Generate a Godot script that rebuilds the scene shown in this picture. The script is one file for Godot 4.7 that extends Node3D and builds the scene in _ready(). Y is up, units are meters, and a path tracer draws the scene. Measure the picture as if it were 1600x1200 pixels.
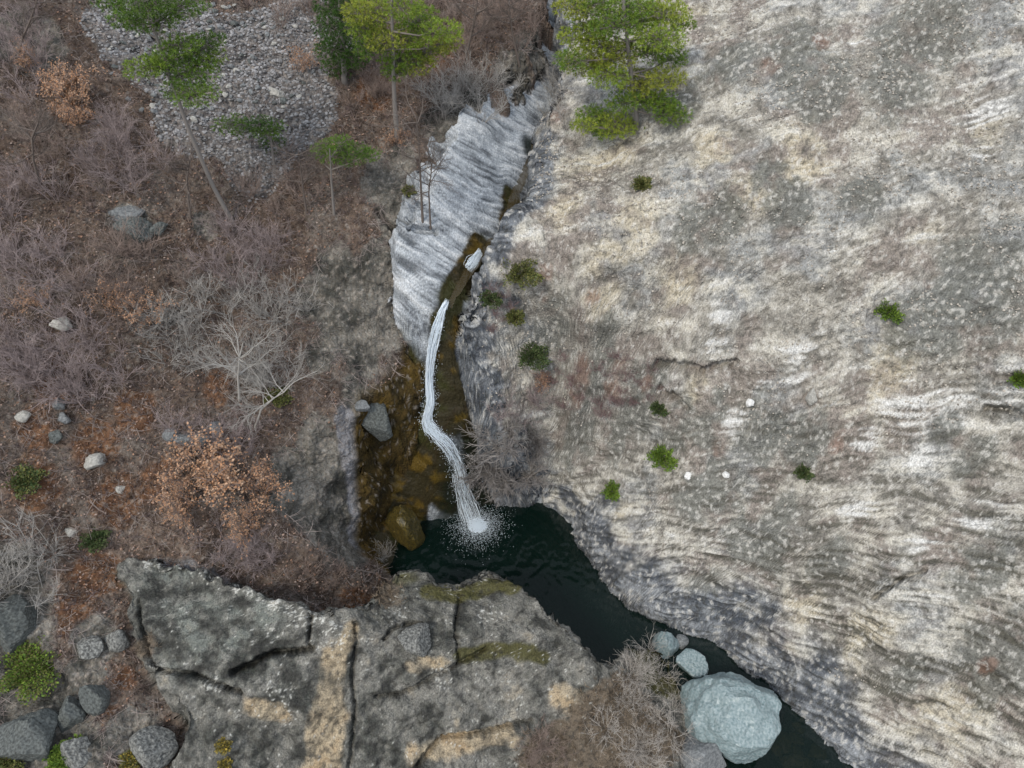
extends Node3D
# A gorge seen from the air: a stream drops into a dark pool between a pale rock face and a brushy slope.

const FOCAL := 1152.0
const PITCH := -48.0
const EYE := Vector3(0.0, 36.0, 20.0)

var rng := RandomNumberGenerator.new()
var used := {}
var materials := {}

# ---------------------------------------------------------------- camera, sky, sun
func make_view() -> void:
	var cam := Camera3D.new()
	cam.name = "camera"
	cam.fov = rad_to_deg(2.0 * atan(600.0 / FOCAL))
	cam.position = EYE
	cam.rotation_degrees = Vector3(PITCH, 0, 0)
	cam.near = 0.5
	cam.far = 400.0
	cam.current = true
	add_child(cam)
	var sky_mat := ProceduralSkyMaterial.new()
	sky_mat.sky_top_color = Color(0.86, 0.90, 0.96)
	sky_mat.sky_horizon_color = Color(0.82, 0.84, 0.87)
	sky_mat.sky_curve = 0.2
	sky_mat.ground_bottom_color = Color(0.25, 0.24, 0.22)
	sky_mat.ground_horizon_color = Color(0.5, 0.5, 0.49)
	sky_mat.sky_energy_multiplier = 1.0
	var sky := Sky.new()
	sky.sky_material = sky_mat
	var env := Environment.new()
	env.background_mode = Environment.BG_SKY
	env.sky = sky
	env.tonemap_mode = Environment.TONE_MAPPER_LINEAR
	env.tonemap_exposure = 1.5
	env.sdfgi_enabled = true
	env.ssao_enabled = true
	env.ssil_enabled = true
	var we := WorldEnvironment.new()
	we.name = "environment"
	we.environment = env
	add_child(we)
	var sun := DirectionalLight3D.new()
	sun.name = "sun"
	sun.light_energy = 0.5
	sun.light_color = Color(1.0, 0.97, 0.92)
	sun.light_angular_distance = 14.0
	sun.shadow_enabled = true
	sun.rotation_degrees = Vector3(-52, -38, 0)
	add_child(sun)

# ---------------------------------------------------------------- helpers
func P(u: float, v: float, y: float) -> Vector3:
	# the point of the place at height y that the lens sees at (u, v)
	var d := ray(u, v)
	return EYE + d * ((y - EYE.y) / d.y)

func ray(u: float, v: float) -> Vector3:
	var b := Basis(Vector3(1, 0, 0), deg_to_rad(PITCH))
	return b * Vector3((u - 800.0) / FOCAL, (600.0 - v) / FOCAL, -1.0)

func make_noise(s: int, freq: float, octaves := 3, type := FastNoiseLite.TYPE_SIMPLEX_SMOOTH, fractal := FastNoiseLite.FRACTAL_FBM) -> FastNoiseLite:
	var n := FastNoiseLite.new()
	n.seed = s
	n.noise_type = type
	n.frequency = freq
	n.fractal_type = fractal if octaves > 1 else FastNoiseLite.FRACTAL_NONE
	n.fractal_octaves = octaves
	return n

func numbered(called: String) -> String:
	if not used.has(called):
		used[called] = 0
		return called
	used[called] += 1
	return "%s_%03d" % [called, used[called]]

func tag(o: Node, label: String, category: String, group := "", kind := "") -> void:
	if label != "":
		o.set_meta("label", label)
	if category != "":
		o.set_meta("category", category)
	if group != "":
		o.set_meta("group", group)
	if kind != "":
		o.set_meta("kind", kind)

func thing(called: String, label: String, category: String, where: Vector3, turn := 0.0, group := "") -> Node3D:
	var o := Node3D.new()
	o.name = numbered(called)
	add_child(o)
	o.position = where
	o.rotation.y = turn
	tag(o, label, category, group)
	return o

func part(called: String, mesh: Mesh, mat: Material, parent: Node) -> MeshInstance3D:
	var o := MeshInstance3D.new()
	o.name = called
	o.mesh = mesh
	o.material_override = mat
	parent.add_child(o, true)
	return o

func one(called: String, mesh: Mesh, mat: Material, label: String, category: String, where := Vector3.ZERO, group := "", kind := "") -> MeshInstance3D:
	var o := MeshInstance3D.new()
	o.name = numbered(called)
	o.mesh = mesh
	o.material_override = mat
	add_child(o)
	o.position = where
	tag(o, label, category, group, kind)
	return o

func array_mesh(v: PackedVector3Array, n: PackedVector3Array, c: PackedColorArray, i: PackedInt32Array) -> ArrayMesh:
	var a := []
	a.resize(Mesh.ARRAY_MAX)
	a[Mesh.ARRAY_VERTEX] = v
	if n.size():
		a[Mesh.ARRAY_NORMAL] = n
	if c.size():
		a[Mesh.ARRAY_COLOR] = c
	a[Mesh.ARRAY_INDEX] = i
	var m := ArrayMesh.new()
	m.add_surface_from_arrays(Mesh.PRIMITIVE_TRIANGLES, a)
	return m

static func ss(a: float, b: float, x: float) -> float:
	return smoothstep(a, b, x)

# ---------------------------------------------------------------- the lie of the land
# Four layers (slope, rock face, outcrop, gorge), each a thin-plate surface through surveyed spots (u, v, height); the highest layer is the surface.
const GX0 := -44.0
const GZ0 := -44.0
const GS := 0.5
const GW := 177
const GH := 141
var G1 := PackedColorArray()   # heights of the four layers
var G2 := PackedColorArray()   # how far outside its outline each layer is
const MS := 0.25
const MW := 353
const MH := 281
var M1 := PackedColorArray()   # scree, bare soil, dark rock, moss
var M2 := PackedColorArray()   # white mineral, cream rock, lichen, rust

const HILL := [
	[0,0,22],[0,300,17],[0,600,12],[0,900,8],[0,1200,4.5],[300,0,21],[300,300,16],[300,600,10.5],[300,850,7.2],
	[500,0,20.5],[500,250,16.5],[480,450,12.5],[450,650,9],[450,830,6.5],[620,215,17.2],[640,330,15],[630,430,13.2],[620,520,11],
	[570,640,8.5],[560,700,7],[750,0,20],[740,100,18.5],[800,60,19.3],[590,870,1.0],[520,800,4.6],[480,880,5.0],[200,870,6.6],[200,1200,4],
	[150,1000,5.8],[60,1050,5.6],[600,780,3.2],[580,930,2.0],[400,960,4.0],[160,450,14.3]]
const SLAB := [
	[850,772,0.5],[900,850,0.3],[960,930,0.2],[1030,975,0.1],[1120,1015,0.0],[1200,1080,0.0],[1310,1200,-0.2],
	[1000,700,6],[1200,700,8],[1400,700,10],[1600,700,12],[1200,1000,2.2],[1400,1000,5],[1600,1000,8],[1400,1200,1.2],[1600,1200,4.5],
	[1030,850,3.6],[1120,900,3],[1240,1090,0.6],[780,620,7.6],[760,540,10.2],[725,485,12.2],[800,405,14.2],[830,330,15.0],[870,240,16],[900,150,18],[890,60,19.2],
	[860,650,5.2],[860,740,2.2],[900,500,11.5],[1100,500,13],[1300,500,13.8],[1600,500,15.5],[1000,250,17.2],[1300,250,18.5],[1600,250,19.5],
	[1100,0,21.3],[1350,0,22.5],[1600,0,23.5],[950,0,20.3],[1750,600,15],[860,860,-2.2],[930,980,-2.4],[1010,1060,-2.4],[1090,1110,-2.2],[1180,1180,-2.2],[1260,1260,-2.2]]
const OUTC := [
	[185,885,7.3],[330,880,7.0],[400,915,6.8],[520,950,6.5],[600,905,5.4],[680,905,5],[770,890,4.6],[860,960,4.1],[940,1045,3.0],
	[200,1000,6.4],[330,1050,6.1],[480,1030,5.6],[240,1200,4],[480,1200,2.6],[650,1050,4.2],[650,1200,1.5],[800,1050,3.4],[800,1200,1],[900,1100,2.4],[950,1200,0.8],
	[1000,1100,1.3],[1050,1200,0.9],[1000,1040,1.0],[1040,1010,0.4]]
const GORGE := [
	[835,240,15.1],[800,300,14.4],[790,345,14.0],[760,380,13.6],[740,410,13.2],[700,470,12.5],[690,490,12.2],[680,530,10.7],[672,590,8.5],[668,655,6.4],
	[700,695,4.7],[722,740,2.6],[730,790,0.2],[745,830,-1.5],[850,900,-2.5],[950,980,-2.2],[1100,1080,-1.2],[1250,1170,-0.9],
	[700,300,16],[720,230,17.2],[780,230,16.2],[660,350,15.2],[680,400,14],[650,450,13.2],[640,500,11.9],[780,180,17.0],[850,150,16.6],[860,50,18.2],
	[640,600,8.0],[630,700,4.3],[625,780,1.6],[650,800,0.4],[600,880,0.2],[730,560,9.2],[745,640,6.2],[755,720,3.0],[780,785,0.0],[690,860,-1.2]]

const HILL_EDGE := [
	[-110,-110],[1,-110],[1,-34],[850,0,20],[830,80,18.6],[770,150,18],[690,230,17.3],[655,330,15],[640,400,13.6],[630,470,12.4],[640,560,10],[606,610,8.8],[575,650,7.8],
	[572,690,6.6],[575,780,3.5],[575,860,1.2],[615,892,1.0],[620,1000,1.0],[420,1250,1.5],[-5,60],[-110,60]]
const SLAB_EDGE := [
	[3.2,-110],[3.2,-34],[885,0,20],[880,100,18.7],[850,200,16.4],[845,290,15.2],[820,340,14.6],[790,400,13.8],[745,460,12.8],[718,490,12.1],[748,560,9.8],[770,620,7.6],[790,680,5.2],[800,740,2.9],
	[825,765,1.2],[850,772,0.5],[900,850,0.3],[960,930,0.2],[1030,975,0.1],[1120,1015,0.0],[1200,1080,0.0],[1310,1200,-0.2],[1420,1330,-0.4],[22,60],[110,60],[110,-110]]
const OUTC_EDGE := [
	[185,885,7.3],[240,870,7.2],[350,908,6.9],[430,940,6.7],[520,955,6.4],[590,925,5.6],[640,893,5.0],[705,906,4.9],[770,888,4.6],[800,903,4.5],[860,955,4.1],[945,1045,2.9],[1000,1015,0.8],
	[1040,1015,0.4],[1062,1080,0.4],[1095,1200,0.3],[9,40],[-9,40],[250,1350,2],[262,1200,3.6],[300,1130,4.6],[236,1060,5.8],[214,1000,6.3]]

const GORGE_EDGE := [
	[0,-110],[4,-110],[4,-34],[900,60,18.5],[880,150,17],[870,240,15.5],[830,330,14.5],[780,420,13.2],[730,490,12.2],[790,620,7],[810,760,0],[900,800,-2],[1100,950,-1.5],[1400,1180,-1],[22,60],
	[4,60],[1000,1100,-1.5],[800,1000,-2],[580,1000,-1],[570,880,0],[590,700,5],[600,600,8.5],[600,500,12],[610,420,14],[630,330,16],[680,230,17.8],[760,150,17.8],[820,60,18.4],[0,-34]]

var n_edge := make_noise(10, 0.4, 4)
var n_warp := make_noise(11, 0.16, 2)
var n_big := make_noise(12, 0.09, 3)
var n_mid := make_noise(13, 0.35, 3)
var n_fine := make_noise(14, 1.1, 4)
var n_grit := make_noise(15, 3.2, 2)
var n_streak := make_noise(16, 0.7, 4)
var n_thin := make_thin()
var n_cell := make_noise(18, 0.55, 2, FastNoiseLite.TYPE_CELLULAR)
var n_patch := make_noise(19, 0.22, 4)
var n_mottle := make_noise(21, 0.7, 4)
var n_joint := make_joint()
var n_speck := make_noise(20, 2.6, 2, FastNoiseLite.TYPE_SIMPLEX)

func make_thin() -> FastNoiseLite:
	var n := make_noise(17, 0.8, 3)
	n.fractal_gain = 0.68
	return n

func make_joint() -> FastNoiseLite:
	var n := make_noise(22, 0.95, 1, FastNoiseLite.TYPE_CELLULAR)
	n.cellular_return_type = FastNoiseLite.RETURN_DISTANCE2_SUB
	n.domain_warp_enabled = true
	n.domain_warp_amplitude = 0.3
	n.domain_warp_frequency = 1.1
	return n

func spline(points: Array) -> Array:
	# thin plate through (x, z) -> height: [centres, weights]
	var c := PackedVector2Array()
	var y := PackedFloat64Array()
	for p in points:
		var w := P(p[0], p[1], p[2])
		c.append(Vector2(w.x, w.z))
		y.append(p[2])
	var n := c.size()
	var m := n + 3
	var a := []
	for i in m:
		var row := PackedFloat64Array()
		row.resize(m + 1)
		if i < n:
			for j in n:
				row[j] = 0.35 if i == j else kernel(c[i].distance_squared_to(c[j]))
			row[n] = 1.0
			row[n + 1] = c[i].x
			row[n + 2] = c[i].y
			row[m] = y[i]
		else:
			for j in n:
				row[j] = [1.0, c[j].x, c[j].y][i - n]
		a.append(row)
	for i in m:
		var best := i
		for k in range(i + 1, m):
			if absf(a[k][i]) > absf(a[best][i]):
				best = k
		var t = a[i]
		a[i] = a[best]
		a[best] = t
		var pivot: PackedFloat64Array = a[i]
		for k in m:
			if k != i and a[k][i] != 0.0:
				var f: float = a[k][i] / pivot[i]
				var r: PackedFloat64Array = a[k]
				for j in range(i, m + 1):
					r[j] -= f * pivot[j]
				a[k] = r
	var w := PackedFloat64Array()
	for i in m:
		w.append(a[i][m] / a[i][i])
	return [c, w]

func kernel(r2: float) -> float:
	return r2 * log(r2) * 0.5 if r2 > 1e-9 else 0.0

func on_spline(s: Array, q: Vector2) -> float:
	var c: PackedVector2Array = s[0]
	var w: PackedFloat64Array = s[1]
	var n := c.size()
	var y := w[n] + w[n + 1] * q.x + w[n + 2] * q.y
	for i in n:
		var r2 := q.distance_squared_to(c[i])
		if r2 > 1e-9:
			y += w[i] * 0.5 * r2 * log(r2)
	return y

func outline(points: Array) -> PackedVector2Array:
	var o := PackedVector2Array()
	for p in points:
		if p.size() == 2:
			o.append(Vector2(p[0], p[1]))   # far off: plain metres
		else:
			var w := P(p[0], p[1], p[2])
			o.append(Vector2(w.x, w.z))
	return o

func outside(o: PackedVector2Array, q: Vector2) -> float:
	# metres outside the outline; negative inside
	var best := 1e9
	for i in o.size():
		var s := Geometry2D.get_closest_point_to_segment(q, o[i], o[(i + 1) % o.size()])
		best = minf(best, s.distance_squared_to(q))
	return -sqrt(best) if Geometry2D.is_point_in_polygon(q, o) else sqrt(best)

func survey() -> void:
	var s := [spline(HILL), spline(SLAB), spline(OUTC), spline(GORGE)]
	var o := [outline(HILL_EDGE), outline(SLAB_EDGE), outline(OUTC_EDGE), outline(GORGE_EDGE)]
	G1.resize(GW * GH)
	G2.resize(GW * GH)
	for j in GH:
		for i in GW:
			var q := Vector2(GX0 + i * GS, GZ0 + j * GS)
			var d := [0.0, 0.0, 0.0, 0.0]
			for k in 4:
				d[k] = outside(o[k], q)
			var h := [0.0, 0.0, 0.0, 0.0]
			for k in 4:
				if d[k] > 8.0:
					h[k] = -20.0
				else:
					h[k] = clampf(on_spline(s[k], q), -6.0, 60.0)
			G1[j * GW + i] = Color(h[0], h[1], h[2], h[3])
			G2[j * GW + i] = Color(d[0], d[1], d[2], d[3])

func look(g: PackedColorArray, w: int, h: int, step: float, x: float, z: float) -> Color:
	var fx := clampf((x - GX0) / step, 0.0, w - 1.001)
	var fz := clampf((z - GZ0) / step, 0.0, h - 1.001)
	var i := int(fx)
	var j := int(fz)
	var at := j * w + i
	var tx := fx - i
	return g[at].lerp(g[at + 1], tx).lerp(g[at + w].lerp(g[at + w + 1], tx), fz - j)

var cracks := []     # [outline of points (x, z), half width, depth, box]
var region := 0
var s_a := 0.0
var s_b := 0.0
var s_sd := 0.0

func base(x: float, z: float) -> float:
	var c1 := look(G1, GW, GH, GS, x, z)
	var c2 := look(G2, GW, GH, GS, x, z)
	var jag := n_edge.get_noise_2d(x, z)
	var h := c1.a - 2.2 * maxf(0.0, c2.a + jag)
	region = 3
	s_sd = -c2.a
	var k := c1.r - 4.5 * maxf(0.0, c2.r + jag * 0.9)
	if k > h:
		h = k
		region = 0
		s_sd = -c2.r
	k = c1.g - 3.6 * maxf(0.0, c2.g + jag * 0.7)
	if k > h:
		h = k
		region = 1
		s_sd = -c2.g
	k = c1.b - 3.4 * maxf(0.0, c2.b + jag * 0.45)
	if k > h:
		h = k
		region = 2
		s_sd = -c2.b
	return h

func relief(x: float, y: float, z: float) -> float:
	# how far the surface stands out of the layer, along its normal; region is that of the last base()
	s_a = 0.0
	s_b = 0.0
	var d := 0.0
	if region == 1:
		var wa := n_warp.get_noise_3d(x, y, z)
		var ph := 0.8 * z - 0.6 * y
		var low := ss(-11.0, 4.0, ph + 0.1 * x)
		ph += -0.03 * clampf(ph + 4.0, -3.0, 12.0) * (x - 12.0) + wa * 0.65 + n_warp.get_noise_3d(x * 4.0, y * 4.0, z * 4.0) * 0.09
		s_a = n_streak.get_noise_3d(x * 0.2, ph * 1.35, (y + z) * 0.1)
		s_b = n_thin.get_noise_3d(x * 0.36, ph * 4.6, (y + z) * 0.2)
		d = n_big.get_noise_3d(x, y, z) * 0.9 + n_mid.get_noise_3d(x, y, z) * 0.26
		d += (0.10 - absf(s_a) * 0.36) * (0.2 + 0.5 * low) + s_b * (0.04 + 0.13 * low)
		d += n_fine.get_noise_3d(x, y, z) * (0.17 - 0.07 * low) + n_grit.get_noise_3d(x, y, z) * (0.07 - 0.03 * low)
	elif region == 2:
		s_a = n_cell.get_noise_3d(x, y, z)
		d = n_mid.get_noise_3d(x, y, z) * 0.5 + s_a * 0.32 + n_fine.get_noise_3d(x, y, z) * 0.2 + n_grit.get_noise_3d(x, y, z) * 0.07
	elif region == 3:
		var wb := n_warp.get_noise_3d(x * 2.0, y * 2.0, z * 2.0)
		var across := 0.5 * x + 0.75 * y - 0.3 * z + wb * 0.25
		s_a = n_streak.get_noise_3d(x * 0.2, across * 1.6, (y + z) * 0.14)
		s_b = n_thin.get_noise_3d(x * 0.35, across * 6.0, (y + z) * 0.25)
		d = n_mid.get_noise_3d(x, y, z) * 0.13 + s_a * 0.10 + s_b * 0.09 + n_fine.get_noise_3d(x, y, z) * 0.07
	else:
		var bare := look(M1, MW, MH, MS, x, z).b if M1.size() else 0.0
		d = n_mid.get_noise_3d(x, y, z) * 0.45 + n_fine.get_noise_3d(x, y, z) * 0.2 + n_grit.get_noise_3d(x, y, z) * 0.08
		d += bare * (n_cell.get_noise_3d(x, y, z) * 0.4 + n_fine.get_noise_3d(x * 0.7, y * 0.7 + 9.0, z * 0.7) * 0.25)
	var q := Vector2(x, z)
	for c in cracks:
		var box: Rect2 = c[3]
		if box.has_point(q):
			var pts: PackedVector2Array = c[0]
			var best := 1e9
			for k in pts.size() - 1:
				best = minf(best, Geometry2D.get_closest_point_to_segment(q, pts[k], pts[k + 1]).distance_squared_to(q))
			var r: float = c[1]
			var dd := sqrt(best) + n_grit.get_noise_2d(x, z) * 0.06
			if dd < r:
				d -= float(c[2]) * (1.0 - ss(0.3 * r, r, dd))
	return d

func height(x: float, z: float) -> float:
	var hx := base(x + 0.15, z)
	var hz := base(x, z + 0.15)
	var h := base(x, z)
	var gx := (hx - h) / 0.15
	var gz := (hz - h) / 0.15
	return h + relief(x, h, z) * minf(sqrt(1.0 + gx * gx + gz * gz), 2.2)

func at(u: float, v: float) -> Vector3:
	# where the line of sight through (u, v) meets the ground
	var d := ray(u, v).normalized()
	var t := 18.0
	var p := EYE + d * t
	while t < 95.0:
		p = EYE + d * t
		if p.y < height(p.x, p.z):
			break
		t += 0.35
	var lo := t - 0.35
	for k in 7:
		var m := (lo + t) * 0.5
		p = EYE + d * m
		if p.y < height(p.x, p.z):
			t = m
		else:
			lo = m
	return EYE + d * t

func stroke(m: int, channel: int, strength: float, radius: float, points: Array, soft := 0.5) -> void:
	# a patch or a band of matter on the ground, along surveyed spots; radius in metres
	var pts := []
	for k in points.size():
		var p := at(points[k][0], points[k][1])
		pts.append(Vector2(p.x, p.z))
	var lo: Vector2 = pts[0]
	var hi: Vector2 = pts[0]
	for p in pts:
		lo = lo.min(p)
		hi = hi.max(p)
	lo -= Vector2.ONE * radius
	hi += Vector2.ONE * radius
	for j in range(maxi(0, int((lo.y - GZ0) / MS)), mini(MH - 1, int((hi.y - GZ0) / MS) + 1)):
		for i in range(maxi(0, int((lo.x - GX0) / MS)), mini(MW - 1, int((hi.x - GX0) / MS) + 1)):
			var q := Vector2(GX0 + i * MS, GZ0 + j * MS)
			var best: float = q.distance_squared_to(pts[0])
			for k in pts.size() - 1:
				best = minf(best, Geometry2D.get_closest_point_to_segment(q, pts[k], pts[k + 1]).distance_squared_to(q))
			var f := strength * (1.0 - ss(radius * (1.0 - soft), radius, sqrt(best)))
			if f <= 0.0:
				continue
			var n := j * MW + i
			if m == 1:
				var c := M1[n]
				c[channel] = maxf(c[channel], f)
				M1[n] = c
			else:
				var c := M2[n]
				c[channel] = maxf(c[channel], f)
				M2[n] = c

func crack(points: Array, half: float, depth: float) -> void:
	var pts := PackedVector2Array()
	for p in points:
		var w := at(p[0], p[1])
		pts.append(Vector2(w.x, w.z))
	var box := Rect2(pts[0], Vector2.ZERO)
	for p in pts:
		box = box.expand(p)
	cracks.append([pts, half, depth, box.grow(half + 0.1)])

func mix3(a: Color, b: Color, t: float) -> Color:
	return a.lerp(b, clampf(t, 0.0, 1.0))

func colour(x: float, y: float, z: float) -> Color:
	# the matter at a spot: region, s_a, s_b and s_sd are those of the last height()
	var m1 := look(M1, MW, MH, MS, x, z)
	var m2 := look(M2, MW, MH, MS, x, z)
	var patch := n_patch.get_noise_3d(x, y, z)
	var fine := n_fine.get_noise_3d(x + 40.0, y, z)
	var speck := n_speck.get_noise_3d(x, y, z)
	var c: Color
	var mot := n_mottle.get_noise_3d(x, y, z)
	var e := mot * 0.8 + patch * 0.35
	if region == 1:
		var low := ss(-12.0, 3.0, 0.8 * z - 0.6 * y + 0.1 * x)
		c = mix3(Color(0.285, 0.27, 0.245), Color(0.57, 0.54, 0.485), 0.52 + s_a * (0.3 + 0.9 * low) + mot * 1.2)
		c = mix3(c, Color(0.36, 0.305, 0.275), ss(-0.05, 0.35, patch * 0.9 - mot * 0.5) * 0.6)
		c = mix3(c, Color(0.37, 0.39, 0.405), ss(-0.05, 0.35, n_patch.get_noise_3d(x + 70.0, y, z) + mot * 0.4 + s_a * 0.4) * 0.65)
		c = mix3(c, Color(0.68, 0.60, 0.45), ss(0.15, 0.95, m2.g * 0.7 + e * 0.8 + s_a * 0.4) * 0.9)
		c = mix3(c, Color(0.73, 0.70, 0.625), ss(0.04, 0.38, s_b * (0.4 + 0.4 * low) + s_a * 0.35 + mot * 0.5 + low * 0.06) * 0.72)
		c = mix3(c, Color(0.84, 0.84, 0.83), ss(0.36, 0.8, m2.r * 0.58 + s_b * 0.8 + s_a * 0.6 + mot * 0.25))
		c = mix3(c, Color(0.195, 0.20, 0.185), ss(0.36, 0.72, m2.b * 0.9 + e * 0.8 + speck * 0.2 - 0.07) * 0.82)
		c = mix3(c, Color(0.12, 0.115, 0.095), ss(0.10, 0.34, -s_b - s_a * 0.2 - mot * 0.15) * (0.3 + 0.6 * low))
		c = mix3(c, Color(0.29, 0.17, 0.13), ss(0.5, 0.9, m2.a * 0.75 + e * 0.7) * 0.6)
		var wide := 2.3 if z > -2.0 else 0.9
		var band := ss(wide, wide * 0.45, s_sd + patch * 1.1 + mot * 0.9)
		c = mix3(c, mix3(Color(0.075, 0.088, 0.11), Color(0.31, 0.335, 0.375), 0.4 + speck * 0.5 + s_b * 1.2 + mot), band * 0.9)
		c = mix3(c, Color(0.78, 0.76, 0.72), ss(0.30, 0.52, speck + 0.2 * mot) * 0.6)
		c = mix3(c, Color(0.10, 0.098, 0.088), ss(0.28, 0.52, -speck - 0.15 * mot) * 0.55)
	elif region == 2:
		c = mix3(Color(0.11, 0.112, 0.102), Color(0.27, 0.262, 0.24), 0.45 + patch * 0.7 + mot * 0.9)
		c = mix3(c, Color(0.235, 0.262, 0.24), m1.b * ss(-0.3, 0.3, e) * 0.65)
		var small := n_mottle.get_noise_3d(x * 2.3 + 30.0, y * 2.3, z * 2.3)
		var dots := n_speck.get_noise_3d(x * 1.9, y * 1.9, z * 1.9 + 50.0)
		c = mix3(c, Color(0.04, 0.04, 0.037), ss(0.10, 0.34, -mot * 0.6 - small * 0.7 - patch * 0.15) * 0.75)
		c = mix3(c, Color(0.34, 0.33, 0.30), ss(0.12, 0.36, small * 0.9 + mot * 0.3) * 0.5)
		c = mix3(c, Color(0.05, 0.052, 0.048), ss(-0.82, -0.95, n_joint.get_noise_3d(x, y, z)) * (0.2 + 0.4 * m1.b))
		c = mix3(c, mix3(Color(0.34, 0.28, 0.20), Color(0.56, 0.47, 0.34), 0.5 + mot + speck * 0.4), ss(0.25, 0.75, m2.g * 0.8 + e * 0.8))
		c = mix3(c, Color(0.35, 0.225, 0.11), m2.g * ss(0.1, 0.4, mot) * 0.5)
		c = mix3(c, Color(0.095, 0.09, 0.032), ss(0.3, 0.6, m1.a * 0.8 + e * 0.5) * 0.9)
		c = mix3(c, Color(0.19, 0.155, 0.12), ss(0.3, 0.6, m1.g * 0.8 + e * 0.5))
		c = mix3(c, Color(0.68, 0.68, 0.64), ss(0.40, 0.54, dots * 0.62 + small * 0.25 + e * 0.22 + m2.r * 0.36) * 0.9)
		c = mix3(c, Color(0.05, 0.05, 0.048), ss(0.28, 0.5, -speck) * 0.6)
	elif region == 3:
		c = mix3(Color(0.20, 0.22, 0.25), Color(0.60, 0.645, 0.70), 0.56 + s_a * 0.4 + mot * 0.7 + s_b * 1.0)
		c = mix3(c, Color(0.09, 0.095, 0.105), ss(0.12, 0.42, -s_b - s_a * 0.4 - mot * 0.3) * 0.5)
		c = mix3(c, Color(0.8, 0.81, 0.83), ss(0.2, 0.45, s_b * 0.8 + s_a * 0.5 + mot * 0.4) * 0.5)
		c = mix3(c, Color(0.05, 0.04, 0.02), ss(0.2, 0.5, m2.b * 0.9 + e * 0.4))
		c = mix3(c, Color(0.16, 0.105, 0.02), m2.b * ss(0.05, 0.3, mot + s_a * 0.3) * 0.8)
		c = mix3(c, Color(0.06, 0.065, 0.02), m2.b * ss(0.1, 0.3, patch - mot * 0.3) * 0.7)
		c = mix3(c, Color(0.012, 0.018, 0.012), m1.a * 0.9)
		c = mix3(c, Color(0.012, 0.018, 0.012), 1.0 if y < -0.4 else 0.0)
	else:
		c = mix3(Color(0.115, 0.088, 0.072), Color(0.25, 0.205, 0.175), 0.5 + patch * 0.7 + mot * 0.8)
		c = mix3(c, Color(0.20, 0.185, 0.17), ss(0.0, 0.4, n_big.get_noise_3d(x * 3.0, y * 3.0, z * 3.0) + mot * 0.4) * 0.7)
		c = mix3(c, mix3(Color(0.15, 0.075, 0.042), Color(0.28, 0.155, 0.085), 0.5 + speck + mot * 0.5), ss(0.3, 0.65, m1.g * 0.75 + e * 0.5) * 0.85)
		c = mix3(c, mix3(Color(0.13, 0.128, 0.13), Color(0.32, 0.315, 0.315), 0.5 + speck + mot * 0.4), ss(0.25, 0.55, m1.r * 0.85 + e * 0.4))
		c = mix3(c, mix3(Color(0.085, 0.088, 0.082), Color(0.33, 0.325, 0.30), 0.42 + patch * 0.5 + mot * 0.9 + speck * 0.3), ss(0.18, 0.45, m1.b * 0.9 + e * 0.35))
		c = mix3(c, Color(0.08, 0.085, 0.035), ss(0.3, 0.7, m1.a * 0.8 + e * 0.5) * 0.8)
		c = mix3(c, Color(0.29, 0.305, 0.335), ss(0.25, 0.6, m2.r * 0.9 + e * 0.5))
		c = mix3(c, mix3(Color(0.045, 0.036, 0.018), Color(0.13, 0.09, 0.022), 0.4 + mot), ss(0.3, 0.5, m2.b * 0.8 + mot * 0.3) * ss(0.5, 0.1, s_sd))
		c = mix3(c, Color(0.45, 0.43, 0.40), ss(0.40, 0.55, speck) * 0.5)
	c.a = 1.0
	return c

func graded(lo: float, hi: float, step: float, far_lo: float, far_hi: float) -> PackedFloat32Array:
	var o := PackedFloat32Array()
	var a := lo
	var d := step
	var below := []
	while a > far_lo:
		d *= 1.22
		a -= d
		below.append(a)
	below.reverse()
	for b in below:
		o.append(b)
	a = lo
	while a < hi:
		o.append(a)
		a += step
	d = step
	while a < far_hi:
		o.append(a)
		d *= 1.22
		a += d
	return o

func even_row(z: float, count: int) -> PackedFloat32Array:
	# x of the spots of one row, evenly far apart along the ground
	var run := PackedFloat32Array([0.0])
	var last := base(-27.0, z)
	var step := 0.12
	for k in range(1, 451):
		var y := base(-27.0 + k * step, z)
		var rise := clampf(absf(y - last) / step, 0.0, 4.0)
		run.append(run[k - 1] + step * (0.35 + 0.65 * sqrt(1.0 + rise * rise)))
		last = y
	var o := PackedFloat32Array()
	var at_ := 0
	for k in count:
		var want := run[450] * k / (count - 1)
		while at_ < 449 and run[at_ + 1] < want:
			at_ += 1
		o.append(-27.0 + step * (at_ + clampf((want - run[at_]) / (run[at_ + 1] - run[at_]), 0.0, 1.0)))
	return o

func grid_normals(v: PackedVector3Array, w: int, h: int) -> PackedVector3Array:
	var n := PackedVector3Array()
	n.resize(w * h)
	for j in h:
		for i in w:
			var l := v[j * w + maxi(i - 1, 0)]
			var rr := v[j * w + mini(i + 1, w - 1)]
			var u := v[maxi(j - 1, 0) * w + i]
			var d := v[mini(j + 1, h - 1) * w + i]
			n[j * w + i] = (d - u).cross(rr - l).normalized()
	return n

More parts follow.
